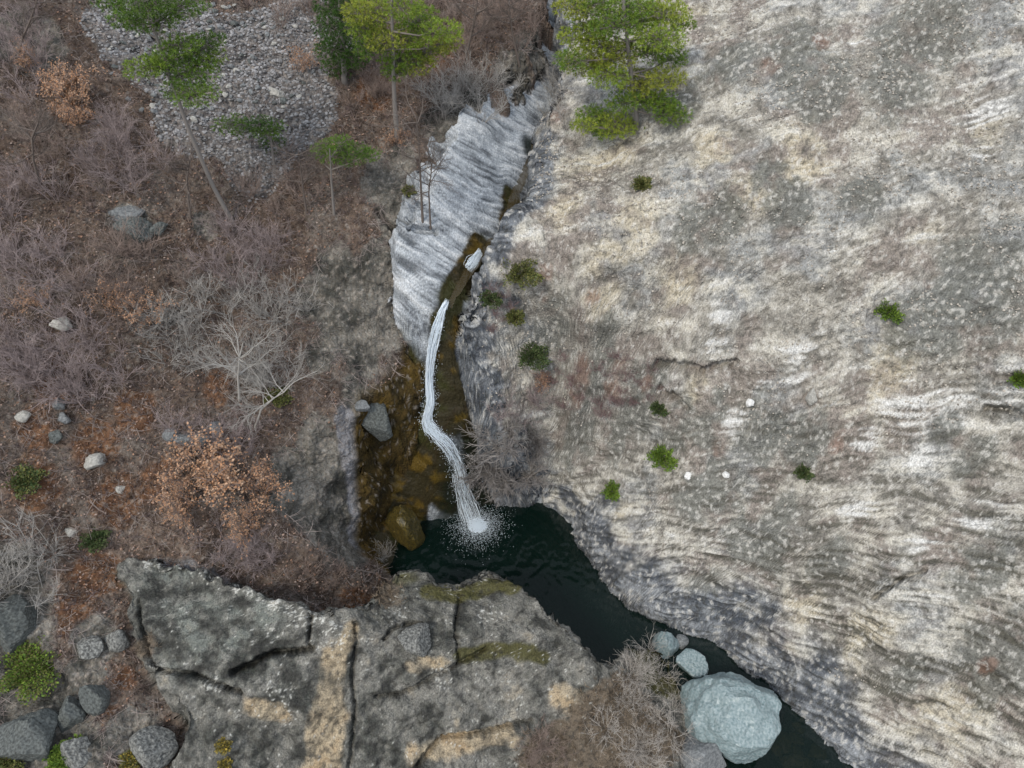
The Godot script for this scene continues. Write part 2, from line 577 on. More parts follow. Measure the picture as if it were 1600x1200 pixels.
func build_land(step: float) -> void:
	var zs := graded(-25.0, 14.5, step, -95.0, 45.0)
	var h := zs.size()
	var outer := graded(0.0, 0.01, step, -63.0, 63.0)
	var left := PackedFloat32Array()
	var right := PackedFloat32Array()
	for o in outer:
		if o < -0.001:
			left.append(o - 27.0)
		elif o > 0.02:
			right.append(o + 27.0)
	var inner := int(54.0 * 1.12 / step)
	var w := inner + left.size() + right.size()
	var v := PackedVector3Array()
	var c := PackedColorArray()
	var r := PackedByteArray()
	v.resize(w * h)
	c.resize(w * h)
	r.resize(w * h)
	var sd := PackedFloat32Array()
	sd.resize(w * h)
	for j in h:
		var z := zs[j]
		var xs := left.duplicate()
		xs.append_array(even_row(z, inner))
		xs.append_array(right)
		for i in w:
			v[j * w + i] = Vector3(xs[i], base(xs[i], z), z)
			r[j * w + i] = region
			sd[j * w + i] = s_sd
	var n := grid_normals(v, w, h)
	for j in h:
		for i in w:
			var at_ := j * w + i
			var p := v[at_]
			region = r[at_]
			s_sd = sd[at_]
			var nn := n[at_]
			if nn.y < 0.4:
				nn = Vector3(nn.x, 0.4, nn.z).normalized()
			v[at_] = p + nn * relief(p.x, p.y, p.z)
			c[at_] = colour(p.x, p.y, p.z)
	n = grid_normals(v, w, h)
	var names := ["hillside", "rock_face", "rock_outcrop", "stream_bed"]
	var labels := ["brown brushy hillside of soil and leaf litter beside the gorge", "broad pale grey and cream rock face sloping down to the pool",
		"dark lichen-spotted rock outcrop with a cream scar in front of the pool", "smooth wet rock bed of the stream, falls and pool"]
	var cats := ["hillside", "rock face", "rock outcrop", "stream bed"]
	for k in 4:
		var remap := PackedInt32Array()
		remap.resize(w * h)
		remap.fill(-1)
		var vv := PackedVector3Array()
		var nn := PackedVector3Array()
		var cc := PackedColorArray()
		var ii := PackedInt32Array()
		for j in h - 1:
			for i in w - 1:
				var a := j * w + i
				if r[a] != k:
					continue
				for q in [a, a + 1, a + w, a + w + 1]:
					if remap[q] < 0:
						remap[q] = vv.size()
						vv.append(v[q])
						nn.append(n[q])
						cc.append(c[q])
				ii.append_array([remap[a], remap[a + 1], remap[a + w], remap[a + 1], remap[a + w + 1], remap[a + w]])
		var o := one(names[k], array_mesh(vv, nn, cc, ii), materials[["soil", "rock", "rock", "wet_rock"][k]], labels[k], cats[k], Vector3.ZERO, "", "" if k == 2 else "structure")
		print(names[k], " ", vv.size(), " ", ii.size() / 3)

const STEP := 0.055

func mark_ground() -> void:
	# loose scree
	stroke(1, 0, 1.0, 3.6, [[230, 40], [330, 110], [430, 90], [470, 60]])
	stroke(1, 0, 1.0, 2.4, [[300, 180], [420, 190], [470, 170]])
	stroke(1, 0, 0.7, 1.6, [[390, 260], [420, 240]])
	# leaf litter
	for p in [[340, 605, 1.2], [150, 700, 1.6], [60, 660, 1.5], [150, 900, 1.6], [120, 960, 1.5], [180, 780, 1.6], [590, 150, 1.8], [520, 70, 2.0], [480, 30, 2.0], [560, 20, 1.8], [230, 1010, 0.8],
			[200, 1060, 0.8], [60, 760, 1.6], [100, 130, 1.6], [110, 170, 1.4], [640, 60, 1.5], [690, 90, 1.4], [250, 760, 1.6], [350, 700, 1.3], [80, 600, 1.4], [210, 640, 1.5], [170, 1120, 0.8], [420, 600, 1.0]]:
		stroke(1, 1, 1.0, p[2], [[p[0], p[1]]], 0.7)
	# bare rock in the slope
	for p in [[600, 290, 1.5], [620, 340, 1.2], [600, 420, 1.8], [560, 460, 1.8], [520, 420, 1.4], [560, 540, 1.4], [600, 500, 1.4], [520, 740, 1.6], [480, 800, 1.5], [560, 720, 1.3], [530, 850, 1.5], [460, 740, 1.2], [580, 800, 1.4], [500, 700, 1.3], [540, 790, 1.5], [500, 830, 1.3], [550, 660, 0.9], [450, 790, 1.0], [530, 500, 1.5], [490, 470, 1.3], [500, 560, 1.0], [630, 250, 0.9],
			[150, 1000, 1.2], [110, 1090, 1.5], [30, 950, 1.6], [60, 1150, 1.8], [210, 1150, 1.4], [205, 355, 1.2], [40, 60, 2.2], [730, 160, 1.6], [690, 200, 1.4], [800, 120, 1.4], [830, 60, 1.2], [560, 620, 1.0], [320, 350, 0.8]]:
		stroke(1, 2, 1.0, p[2], [[p[0], p[1]]], 0.6)
	stroke(2, 0, 1.0, 0.75, [[545, 675], [556, 730], [566, 800], [572, 850]], 0.6)
	stroke(2, 0, 0.9, 0.7, [[655, 480], [650, 440], [670, 400]], 0.6)
	# wet brown and mossy rock round the falls, and the channel above
	for p in [[640, 620, 0.9], [630, 700, 1.2], [650, 750, 1.2], [730, 590, 1.1], [745, 660, 1.2], [715, 560, 0.7], [640, 810, 1.2], [610, 860, 0.9], [755, 740, 1.2], [690, 740, 1.2], [700, 620, 1.0], [650, 660, 1.0], [690, 540, 0.7]]:
		stroke(2, 2, 1.0, p[2], [[p[0], p[1]]], 0.5)
	stroke(2, 2, 1.0, 2.2, [[620, 640], [610, 700], [600, 780], [610, 850]], 0.3)
	stroke(2, 2, 0.9, 0.55, [[800, 310], [792, 350], [755, 388], [715, 450], [700, 480]], 0.4)
	stroke(1, 3, 1.0, 3.2, [[760, 850], [850, 900], [950, 980]], 0.3)
	stroke(1, 3, 0.8, 1.6, [[1030, 1040], [1130, 1100], [1260, 1180]], 0.3)
	stroke(1, 3, 1.0, 0.7, [[832, 235]], 0.4)
	# moss on the crest of the outcrop, brush on its shoulder
	stroke(1, 3, 1.0, 0.65, [[670, 925], [720, 930], [770, 915], [800, 915]], 0.7)
	stroke(1, 3, 0.8, 0.55, [[720, 1025], [800, 1015], [850, 1030]], 0.7)
	stroke(1, 3, 0.6, 0.9, [[590, 925], [640, 905]], 0.7)
	stroke(1, 1, 0.9, 1.0, [[560, 940], [610, 930]], 0.7)
	stroke(1, 1, 0.9, 1.6, [[930, 1130], [980, 1100], [1030, 1150], [850, 1190]], 0.6)
	for p in [[430, 610, 0.8], [40, 1030, 1.3], [40, 745, 1.0], [150, 840, 0.8], [640, 300, 0.5]]:
		stroke(1, 3, 0.8, p[2], [[p[0], p[1]]], 0.8)
	# pale plates, white lichen and cream scars of the outcrop
	stroke(1, 2, 1.0, 2.0, [[270, 930], [300, 1000], [390, 990]], 0.5)
	stroke(2, 0, 1.0, 0.45, [[235, 876], [300, 888], [360, 915], [430, 945], [500, 965]], 0.7)
	for p in [[470, 965, 0.9], [520, 985, 0.8], [430, 1000, 0.6], [440, 1090, 0.9], [330, 1075, 0.6], [620, 960, 1.0], [760, 960, 0.8], [690, 1060, 0.7]]:
		stroke(2, 0, 0.8, p[2], [[p[0], p[1]]], 0.8)
	stroke(2, 1, 1.0, 0.4, [[550, 985], [535, 1030]], 0.5)
	stroke(2, 1, 1.0, 0.75, [[525, 1050], [515, 1100]], 0.5)
	stroke(2, 1, 1.0, 1.05, [[512, 1120], [505, 1210]], 0.45)
	stroke(2, 1, 0.9, 0.5, [[400, 1105], [440, 1115]], 0.5)
	stroke(2, 1, 0.8, 0.45, [[640, 1045], [690, 1035]], 0.6)
	stroke(2, 1, 0.9, 0.5, [[640, 1180], [740, 1165], [800, 1155]], 0.6)
	stroke(2, 1, 0.7, 0.8, [[880, 1090], [930, 1110]], 0.7)
	# the rock face: white mineral, cream, grey lichen, rust
	for p in [[1420, 655, 1.3], [1480, 640, 1.3], [1350, 690, 1.0], [1440, 715, 0.8], [1560, 610, 1.2], [1340, 790, 1.0], [1530, 800, 1.3], [1190, 600, 0.8], [1530, 200, 1.6], [1150, 640, 0.8], [1250, 560, 1.0], [1120, 520, 1.0], [1450, 850, 1.0], [1530, 260, 1.0], [1400, 640, 1.2]]:
		stroke(2, 0, 1.0, p[2], [[p[0], p[1]]], 0.8)
	for p in [[900, 260, 2.0], [950, 240, 2.2], [880, 320, 1.6], [1100, 240, 2.0], [1250, 240, 2.0], [1180, 310, 2.0], [1540, 220, 1.6], [950, 420, 1.8], [850, 290, 1.2], [1080, 20, 1.6], [1050, 130, 1.6], [1000, 330, 1.8], [1060, 440, 1.6], [1350, 1000, 2.0],
			[1500, 1100, 2.0], [1250, 950, 1.6], [1090, 595, 0.8], [1400, 560, 1.6], [960, 810, 0.6]]:
		stroke(2, 1, 0.9, p[2], [[p[0], p[1]]], 0.8)
	for p in [[1250, 60, 2.2], [1450, 50, 2.6], [1400, 130, 2.2], [1280, 140, 1.8], [1500, 450, 2.0], [1560, 430, 2.0], [1440, 490, 1.6], [1130, 350, 1.6], [1200, 275, 1.2], [1150, 100, 1.8], [1570, 370, 1.4], [1060, 170, 1.6], [1200, 670, 1.4], [1080, 780, 1.6], [1260, 690, 1.4],
			[1540, 900, 1.2], [1200, 860, 1.6], [1300, 870, 1.4], [1560, 1000, 1.4], [1350, 300, 1.4], [1470, 680, 0.8], [1000, 640, 1.4], [900, 680, 1.4], [940, 560, 1.0], [1100, 950, 1.4], [1420, 1050, 1.0], [1240, 110, 1.8], [1080, 370, 1.2]]:
		stroke(2, 2, 1.0, p[2] * 1.25, [[p[0], p[1]]], 0.8)
	for p in [[1310, 695, 0.8], [1280, 850, 0.5], [850, 425, 0.9], [900, 605, 1.2], [960, 610, 1.2], [1010, 600, 0.8], [1200, 110, 1.4], [1290, 60, 1.2], [930, 440, 0.8], [1130, 690, 0.9], [780, 480, 0.7], [1300, 970, 0.5], [1540, 1040, 0.6], [870, 180, 1.0], [920, 160, 1.0], [1450, 430, 1.0]]:
		stroke(2, 3, 1.0, p[2], [[p[0], p[1]]], 0.8)
	# open joints
	stroke(1, 2, 1.0, 1.6, [[20, 900], [30, 1000], [50, 1100], [80, 1200]], 0.5)
	stroke(1, 2, 1.0, 1.1, [[130, 1060], [110, 1120], [130, 1190]], 0.5)
	for p in [[860, 560, 1.4], [930, 590, 1.6], [900, 640, 1.6], [990, 650, 1.4], [1050, 680, 1.4], [960, 700, 1.2], [1120, 660, 1.4]]:
		stroke(2, 2, 0.75, p[2] * 1.3, [[p[0], p[1]]], 0.8)
	for p in [[1500, 420, 1.8], [1570, 470, 1.6], [1480, 500, 1.4], [1300, 110, 1.8], [1400, 60, 1.8], [1180, 680, 1.6], [1120, 760, 1.6], [1230, 820, 1.5], [1160, 860, 1.4], [1520, 720, 1.0], [1560, 860, 1.2], [1560, 1040, 1.4], [1230, 330, 1.4], [1120, 360, 1.4]]:
		stroke(2, 2, 0.9, p[2] * 1.2, [[p[0], p[1]]], 0.7)
	crack([[300, 1062], [345, 1078], [375, 1082]], 0.13, 0.55)
	crack([[365, 1052], [395, 1036], [422, 1024], [488, 1020]], 0.15, 0.8)
	crack([[486, 960], [486, 1020]], 0.08, 0.4)
	crack([[215, 940], [225, 1000], [240, 1050], [300, 1062]], 0.12, 0.4)
	crack([[605, 1000], [615, 982], [640, 975], [662, 978]], 0.12, 0.4)
	crack([[1025, 566], [1060, 560], [1098, 578], [1150, 575]], 0.12, 0.5)
	crack([[1530, 652], [1565, 650], [1610, 662]], 0.12, 0.5)
	crack([[1375, 925], [1400, 905], [1425, 888], [1460, 880]], 0.12, 0.35)
	crack([[1030, 600], [1060, 620], [1075, 640]], 0.10, 0.35)
	crack([[556, 975], [558, 1010], [552, 1060], [556, 1120], [545, 1200]], 0.10, 0.35)
	crack([[720, 930], [712, 980], [718, 1040]], 0.09, 0.3)
	crack([[650, 1200], [690, 1160], [760, 1150], [830, 1130]], 0.14, 0.45)
	crack([[590, 1100], [640, 1090], [720, 1040], [760, 1020]], 0.12, 0.35)
	crack([[590, 330], [640, 355], [680, 360]], 0.16, 0.45)


# ---------------------------------------------------------------- shapes
class Soup:
	var v := PackedVector3Array()
	var n := PackedVector3Array()
	var c := PackedColorArray()
	var i := PackedInt32Array()
	func tri(a: Vector3, b: Vector3, d: Vector3, col: Color) -> void:
		var k := v.size()
		var nn := (d - a).cross(b - a).normalized()
		v.append_array([a, b, d])
		n.append_array([nn, nn, nn])
		c.append_array([col, col, col])
		i.append_array([k, k + 1, k + 2])
	func tube(pts: PackedVector3Array, rad: PackedFloat32Array, sides: int, col: Color) -> void:
		var start := v.size()
		var side := Vector3.UP
		for k in pts.size():
			var dir := (pts[mini(k + 1, pts.size() - 1)] - pts[maxi(k - 1, 0)]).normalized()
			if k == 0:
				side = dir.cross(Vector3(0.31, 0.2, 0.93)).normalized()
			side = (side - dir * side.dot(dir)).normalized()
			var other := dir.cross(side)
			for s in sides:
				var a := TAU * s / sides
				var o := side * cos(a) + other * sin(a)
				v.append(pts[k] + o * rad[k])
				n.append(o)
				c.append(col)
		for k in pts.size() - 1:
			for s in sides:
				var a := start + k * sides + s
				var b := start + k * sides + (s + 1) % sides
				i.append_array([a, a + sides, b, b, a + sides, b + sides])
	func mesh() -> ArrayMesh:
		var a := []
		a.resize(Mesh.ARRAY_MAX)
		a[Mesh.ARRAY_VERTEX] = v
		a[Mesh.ARRAY_NORMAL] = n
		a[Mesh.ARRAY_COLOR] = c
		a[Mesh.ARRAY_INDEX] = i
		var m := ArrayMesh.new()
		m.add_surface_from_arrays(Mesh.PRIMITIVE_TRIANGLES, a)
		return m

func rnd(a: float, b: float) -> float:
	return rng.randf_range(a, b)

func rdir() -> Vector3:
	var y := rnd(-1, 1)
	var a := rnd(0, TAU)
	return Vector3(cos(a) * sqrt(1 - y * y), y, sin(a) * sqrt(1 - y * y))

func limb(s: Soup, p: Vector3, dir: Vector3, length: float, r0: float, r1: float, segs: int, wobble: float, lift: float, sides: int, col: Color) -> PackedVector3Array:
	var pts := PackedVector3Array([p])
	var rad := PackedFloat32Array([r0])
	for k in segs:
		dir = (dir + rdir() * wobble + Vector3.UP * lift).normalized()
		p += dir * (length / segs)
		pts.append(p)
		rad.append(lerpf(r0, r1, (k + 1.0) / segs))
	s.tube(pts, rad, sides, col)
	return pts

# ---- bare shrubs: [branches, twigs, tips]
func bare_shrub(stems: int, tall: float, spread: float, dense: float, tone: Color, leaf := 0, leaf_tone := Color(0.4, 0.2, 0.1), leaf_size := 0.07, thick := 1.0) -> Array:
	var wood := Soup.new()
	var twig := Soup.new()
	var leaves := Soup.new()
	for a in stems:
		var ang := TAU * a / stems + rnd(-0.4, 0.4)
		var lean := rnd(0.25, 1.0) * spread
		var dir := Vector3(cos(ang) * lean, 1.0, sin(ang) * lean).normalized()
		var main := limb(wood, Vector3(cos(ang), 0, sin(ang)) * rnd(0.02, 0.10) - Vector3(0, 0.25, 0), dir, tall * rnd(0.7, 1.05), tall * 0.013 * thick, tall * 0.005 * thick, 5, 0.16, 0.03, 4, tone * rnd(0.85, 1.1))
		for b in int(7 * dense):
			var k := rng.randi_range(1, 5)
			var d2 := (main[k] - main[k - 1]).normalized() + rdir() * 0.85
			var sub := limb(wood if b < 2 else twig, main[k].lerp(main[k - 1], rnd(0, 1)), d2.normalized(), tall * rnd(0.28, 0.5), tall * 0.0055 * thick, tall * 0.003 * thick, 3, 0.22, 0.06, 3, tone * rnd(0.8, 1.2))
			for e in int(6 * dense):
				var k2 := rng.randi_range(1, 3)
				var d3 := (sub[k2] - sub[k2 - 1]).normalized() + rdir() * 0.9
				var tip := limb(twig, sub[k2].lerp(sub[k2 - 1], rnd(0, 1)), d3.normalized(), tall * rnd(0.12, 0.28), tall * 0.0034 * thick, tall * 0.0018 * thick, 2, 0.25, 0.05, 3, tone * rnd(0.85, 1.35))
				for f in leaf:
					var q := tip[rng.randi_range(1, 2)] + rdir() * 0.06
					leaf_at(leaves, q, rdir(), leaf_size * rnd(0.6, 1.3), leaf_tone.lerp(Color(0.36, 0.28, 0.21), rng.randf() * 0.8) * rnd(0.55, 1.25))
	return [wood.mesh(), twig.mesh(), leaves.mesh() if leaf else null]

func leaf_at(s: Soup, p: Vector3, d: Vector3, size: float, col: Color) -> void:
	var side := d.cross(Vector3(0.3, 0.9, 0.2)).normalized() * size * 0.32
	var up := side.cross(d).normalized() * size * 0.12
	s.tri(p, p + d * size * 0.5 + side, p + d * size, col)
	s.tri(p, p + d * size, p + d * size * 0.5 - side + up, col)

func shrub_thing(called: String, kit: Array, mats: Array, label: String, category: String, where: Vector3, turn: float, size: float, group: String) -> Node3D:
	var o := thing(called, label, category, where, turn, group)
	o.scale = Vector3.ONE * size
	part("branches", kit[0], mats[0], o)
	part("crown", kit[1], mats[0], o)
	if kit[2]:
		part("foliage", kit[2], mats[1], o)
	return o

# ---- leafy or needled low bushes
func leafy_bush(r: float, tall: float, blades: int, size: float, tones: Array) -> Array:
	var wood := Soup.new()
	var fol := Soup.new()
	for a in 9:
		var d := Vector3(rnd(-1, 1), rnd(0.5, 1.4), rnd(-1, 1)).normalized()
		limb(wood, Vector3(0, -0.15, 0), Vector3(d.x * r / tall, d.y, d.z * r / tall).normalized(), tall * 0.9, 0.02, 0.006, 4, 0.15, 0.05, 3, Color(0.13, 0.10, 0.07))
	for k in blades:
		var d := rdir()
		d.y = absf(d.y)
		var q := pow(rnd(0.15, 1.0), 0.45) * (0.75 + 0.25 * sin(d.x * 5.0 + d.z * 7.0) + rnd(-0.08, 0.08))
		var p := Vector3(d.x * r * q, d.y * tall * q, d.z * r * q)
		var t: Color = tones[rng.randi() % tones.size()]
		leaf_at(fol, p, (d + rdir() * 0.8 + Vector3.UP * 0.3).normalized(), size * rnd(0.6, 1.4), t * rnd(0.7, 1.2))
	return [wood.mesh(), fol.mesh()]

# ---- stones: the middle of a few random cutting planes
func stone_mesh(level: int, planes: int, rough: float, stretch: Vector3, s: int) -> ArrayMesh:
	var r2 := RandomNumberGenerator.new()
	r2.seed = s
	var cut := []
	for k in planes:
		var y := r2.randf_range(-1, 1)
		var a := r2.randf_range(0, TAU)
		cut.append([Vector3(cos(a) * sqrt(1 - y * y), y, sin(a) * sqrt(1 - y * y)), r2.randf_range(0.55 if planes < 30 else 0.74, 0.95)])
	var t := (1.0 + sqrt(5.0)) / 2.0
	var vs: Array = [Vector3(-1, t, 0), Vector3(1, t, 0), Vector3(-1, -t, 0), Vector3(1, -t, 0), Vector3(0, -1, t), Vector3(0, 1, t), Vector3(0, -1, -t), Vector3(0, 1, -t), Vector3(t, 0, -1), Vector3(t, 0, 1), Vector3(-t, 0, -1), Vector3(-t, 0, 1)]
	var f := [0, 11, 5, 0, 5, 1, 0, 1, 7, 0, 7, 10, 0, 10, 11, 1, 5, 9, 5, 11, 4, 11, 10, 2, 10, 7, 6, 7, 1, 8, 3, 9, 4, 3, 4, 2, 3, 2, 6, 3, 6, 8, 3, 8, 9, 4, 9, 5, 2, 4, 11, 6, 2, 10, 8, 6, 7, 9, 8, 1]
	for l in level:
		var g := []
		var seen := {}
		for k in range(0, f.size(), 3):
			var m := []
			for e in 3:
				var a: int = f[k + e]
				var b: int = f[k + (e + 1) % 3]
				var key := Vector2i(mini(a, b), maxi(a, b))
				if not seen.has(key):
					seen[key] = vs.size()
					vs.append((vs[a].normalized() + vs[b].normalized()) * 0.5)
				m.append(seen[key])
			g.append_array([f[k], m[0], m[2], f[k + 1], m[1], m[0], f[k + 2], m[2], m[1], m[0], m[1], m[2]])
		f = g
	var v := PackedVector3Array()
	for p in vs:
		var d: Vector3 = p.normalized()
		var r := 1.15
		for c in cut:
			var k: float = d.dot(c[0])
			if k > 0.05:
				r = minf(r, c[1] / k)
		r += n_fine.get_noise_3d(d.x * 1.6 + s, d.y * 1.6, d.z * 1.6) * rough + n_grit.get_noise_3d(d.x * 1.3 + s, d.y * 1.3, d.z * 1.3) * rough * 0.4
		v.append(d * r * stretch)
	var st := SurfaceTool.new()
	st.begin(Mesh.PRIMITIVE_TRIANGLES)
	for k in range(0, f.size(), 3):
		st.set_smooth_group(-1)
		for e in [0, 2, 1]:
			st.add_vertex(v[f[k + e]])
	st.generate_normals()
	st.index()
	return st.commit()

func spread(called: String, mesh: Mesh, mat: Material, where: Array, tints: PackedColorArray, label: String, category: String) -> void:
	var mm := MultiMesh.new()
	mm.transform_format = MultiMesh.TRANSFORM_3D
	mm.use_colors = true
	mm.mesh = mesh
	mm.instance_count = where.size()
	for k in where.size():
		mm.set_instance_transform(k, where[k])
		mm.set_instance_color(k, tints[k])
	var o := MultiMeshInstance3D.new()
	o.name = numbered(called)
	o.multimesh = mm
	o.material_override = mat
	add_child(o)
	tag(o, label, category, "", "stuff")

# ---- pines: a trunk through surveyed spots, clumps of needles held by branches
func beside(u: float, v: float, foot: Vector3, depth: float) -> Vector3:
	# the spot at the tree's own distance (and depth metres nearer) that shows at (u, v)
	var d := ray(u, v)
	return EYE + d * ((foot.z + depth - EYE.z) / d.z)

func pine(called: String, label: String, trunk_uv: Array, r0: float, clumps: Array, tones: Array, tuft: float, group: String) -> void:
	var foot := at(trunk_uv[0][0], trunk_uv[0][1])
	var o := thing(called, label, "pine tree", foot, 0.0, group)
	var pts := PackedVector3Array([Vector3(0, -0.4, 0)])
	var rad := PackedFloat32Array([r0 * 1.15])
	for k in range(1, trunk_uv.size()):
		pts.append(beside(trunk_uv[k][0], trunk_uv[k][1], foot, 0.12 * k) - foot)
		rad.append(lerpf(r0, r0 * 0.35, float(k) / (trunk_uv.size() - 1)))
	var smooth_pts := PackedVector3Array()
	var smooth_rad := PackedFloat32Array()
	for k in pts.size() - 1:
		for e in 4:
			var t := e / 4.0
			smooth_pts.append(pts[k].cubic_interpolate(pts[k + 1], pts[maxi(k - 1, 0)], pts[mini(k + 2, pts.size() - 1)], t) + rdir() * r0 * 0.15)
			smooth_rad.append(lerpf(rad[k], rad[k + 1], t))
	smooth_pts.append(pts[-1])
	smooth_rad.append(rad[-1])
	var s := Soup.new()
	s.tube(smooth_pts, smooth_rad, 8, Color(0.21, 0.19, 0.175))
	var trunk := part("trunk", s.mesh(), materials.bark, o)
	var crown := Node3D.new()
	crown.name = "crown"
	o.add_child(crown)
	for c in clumps:
		var mid := beside(c[0], c[1], foot, rnd(-1.1, 1.1)) - foot
		var near := smooth_pts[0]
		for q in smooth_pts:
			if absf(q.y - (mid.y - 0.25)) < absf(near.y - (mid.y - 0.25)):
				near = q
		var b := Soup.new()
		var bend := near.lerp(mid, 0.5) + Vector3(0, -0.12, 0) + rdir() * 0.1
		b.tube(PackedVector3Array([near, near.lerp(bend, 0.6) , bend, bend.lerp(mid, 0.6), mid]), PackedFloat32Array([0.05, 0.042, 0.035, 0.025, 0.014]), 5, Color(0.19, 0.165, 0.145))
		var rx: float = c[2] / 26.0
		var ry: float = c[3] / 26.0
		var needles := Soup.new()
		var own: Color = tones[rng.randi() % tones.size()]
		for k in int(95 * rx * rx * 2.6 + 30):
			var d := rdir()
			var q := pow(rng.randf(), 0.4)
			var p := mid + Vector3(d.x * rx, d.y * ry, d.z * rx) * q
			if k % 5 == 0:
				b.tube(PackedVector3Array([bend.lerp(mid, rnd(0.2, 1.0)), p]), PackedFloat32Array([0.012, 0.006]), 3, Color(0.17, 0.15, 0.13))
			var t: Color = tones[rng.randi() % tones.size()]
			t = own.lerp(t, 0.35) * rnd(0.85, 1.2)
			var out := (Vector3(d.x, d.y * 0.5 + 0.55, d.z)).normalized()
			for e in 10:
				var dd := (out + rdir() * 0.9).normalized()
				var side := dd.cross(rdir()).normalized() * tuft * 0.055
				needles.tri(p - side, p + dd * tuft * rnd(0.5, 0.9), p + side, t * rnd(0.85, 1.15))
		part("branch", b.mesh(), materials.bark, trunk)
		part("needles", needles.mesh(), materials.needles, crown)

# ---------------------------------------------------------------- water
func build_water() -> void:
	# the pool: a rippled sheet
	var s := 0.11
	var w := 235
	var h := 190
	var v := PackedVector3Array()
	var i := PackedInt32Array()
	var ripple := make_noise(51, 0.9, 3)
	var swell := make_noise(52, 0.25, 2)
	var hit_at := P(745, 822, 0.0)
	for b in h:
		for a in w:
			var x := -9.0 + a * s
			var z := -5.0 + b * s
			var far := Vector2(x - hit_at.x, z - hit_at.z).length()
			var y := ripple.get_noise_2d(x * 2.2 + 0.6 * z, z * 2.6 - x * 0.9) * 0.02 + swell.get_noise_2d(x, z) * 0.02
			y += sin(far * 7.0 - swell.get_noise_2d(x * 3, z * 3) * 3.0) * 0.03 * exp(-far * 0.35) + ripple.get_noise_2d(x * 5.0, z * 5.0) * 0.10 * exp(-far * 0.9)
			v.append(Vector3(x, y - 0.02 * maxf(0.0, z - 6.0), z))
	for b in h - 1:
		for a in w - 1:
			var k := b * w + a
			i.append_array([k, k + 1, k + w, k + 1, k + w + 1, k + w])
	var n := grid_normals(v, w, h)
	one("pool", array_mesh(v, n, PackedColorArray(), i), materials.pool, "dark green pool of water below the falls", "water", Vector3.ZERO, "", "structure")
	# the stream above the lip
	var bed := Soup.new()
	ribbon(bed, [[838, 215], [832, 240], [815, 275], [800, 310], [792, 345], [765, 378], [745, 405], [715, 450], [694, 482]], [0.5, 0.5, 0.35, 0.4, 0.4, 0.42, 0.35, 0.3, 0.33], 0.14)
	one("stream", bed.mesh(), materials.stream, "thin brown stream running down the rock channel above the falls", "water", Vector3.ZERO, "", "structure")
	small_fall([[752, 392], [742, 408], [732, 422]], 0.28, "small white cascade in the stream channel above the main falls")
	waterfall()

func ribbon(s: Soup, spots: Array, half: Array, lift: float) -> void:
	var pts := []
	for p in spots:
		pts.append(at(p[0], p[1]))
	for k in range(1, pts.size()):
		if pts[k].y > pts[k - 1].y - 0.05:
			pts[k].y = pts[k - 1].y - 0.05
	var rows := []
	for k in pts.size() - 1:
		for e in 6:
			var t := e / 6.0
			var p: Vector3 = pts[k].cubic_interpolate(pts[k + 1], pts[maxi(k - 1, 0)], pts[mini(k + 2, pts.size() - 1)], t)
			var d: Vector3 = pts[k + 1] - pts[k]
			var side := Vector3(-d.z, 0, d.x).normalized()
			rows.append([p + Vector3(0, lift, 0), side, lerpf(half[k], half[k + 1], t) * rnd(0.8, 1.2)])
	for k in rows.size() - 1:
		for e in 6:
			var q := []
			for r in [rows[k], rows[k + 1]]:
				for g in [e, e + 1]:
					var f: float = g / 6.0 * 2.0 - 1.0
					var p: Vector3 = r[0] + r[1] * r[2] * f
					q.append(p + Vector3(0, n_fine.get_noise_3d(p.x * 3, p.y * 3, p.z * 3) * 0.06 - f * f * 0.1, 0))
			s.tri(q[0], q[2], q[1], Color.WHITE)
			s.tri(q[1], q[2], q[3], Color.WHITE)

func strands(path: PackedVector3Array, half: PackedFloat32Array, count: int, thick: float, longest := 0.11) -> ArrayMesh:
	# threads of falling water side by side along the path
	var s := Soup.new()
	for k in count:
		var f := rnd(-1, 1)
		f = f * absf(f) ** 0.35
		var from := rng.randf() * (0.97 if longest < 0.5 else 0.4)
		var to := minf(1.0, from + rnd(0.2 * longest, longest))
		if longest < 0.5 and from > 0.58 and rng.randf() < 0.62:
			continue
		var pts := PackedVector3Array()
		var rad := PackedFloat32Array()
		var steps := int((to - from) * 40) + 2
		var drift := 0.0
		var front := rnd(-0.08, 0.12)
		for e in steps + 1:
			var t := lerpf(from, to, float(e) / steps) * (path.size() - 1)
			var a := mini(int(t), path.size() - 2)
			var p := path[a].lerp(path[a + 1], t - a)
			var d := (path[a + 1] - path[a]).normalized()
			var side := d.cross(Vector3(0.25, 0.25, 1)).normalized()
			drift += rnd(-0.10, 0.10)
			p += side * (f + drift) * lerpf(half[a], half[a + 1], t - a) + Vector3(0, 0.4, 1).normalized() * (front + rnd(-0.02, 0.02))
			pts.append(p)
			rad.append(thick * rnd(0.3, 1.3) * (0.35 + 0.65 * sin(PI * clampf(float(e) / steps, 0.08, 0.92))))
		s.tube(pts, rad, 4, Color.WHITE)
	return s.mesh()

func fall_path(spots: Array, lift: float) -> PackedVector3Array:
	var raw := []
	for p in spots:
		raw.append(at(p[0], p[1]) + Vector3(0, lift, lift))
	for k in range(1, raw.size()):
		raw[k].y = minf(raw[k].y, raw[k - 1].y - 0.06)
	var o := PackedVector3Array()
	for k in raw.size() - 1:
		for e in 5:
			o.append(raw[k].cubic_interpolate(raw[k + 1], raw[maxi(k - 1, 0)], raw[mini(k + 2, raw.size() - 1)], e / 5.0))
	o.append(raw[-1])
	return o

func widths(w: Array, n: int) -> PackedFloat32Array:
	var o := PackedFloat32Array()
	for k in n:
		var t := float(k) / (n - 1) * (w.size() - 1)
		var a := mini(int(t), w.size() - 2)
		o.append(lerpf(w[a], w[a + 1], t - a))
	return o

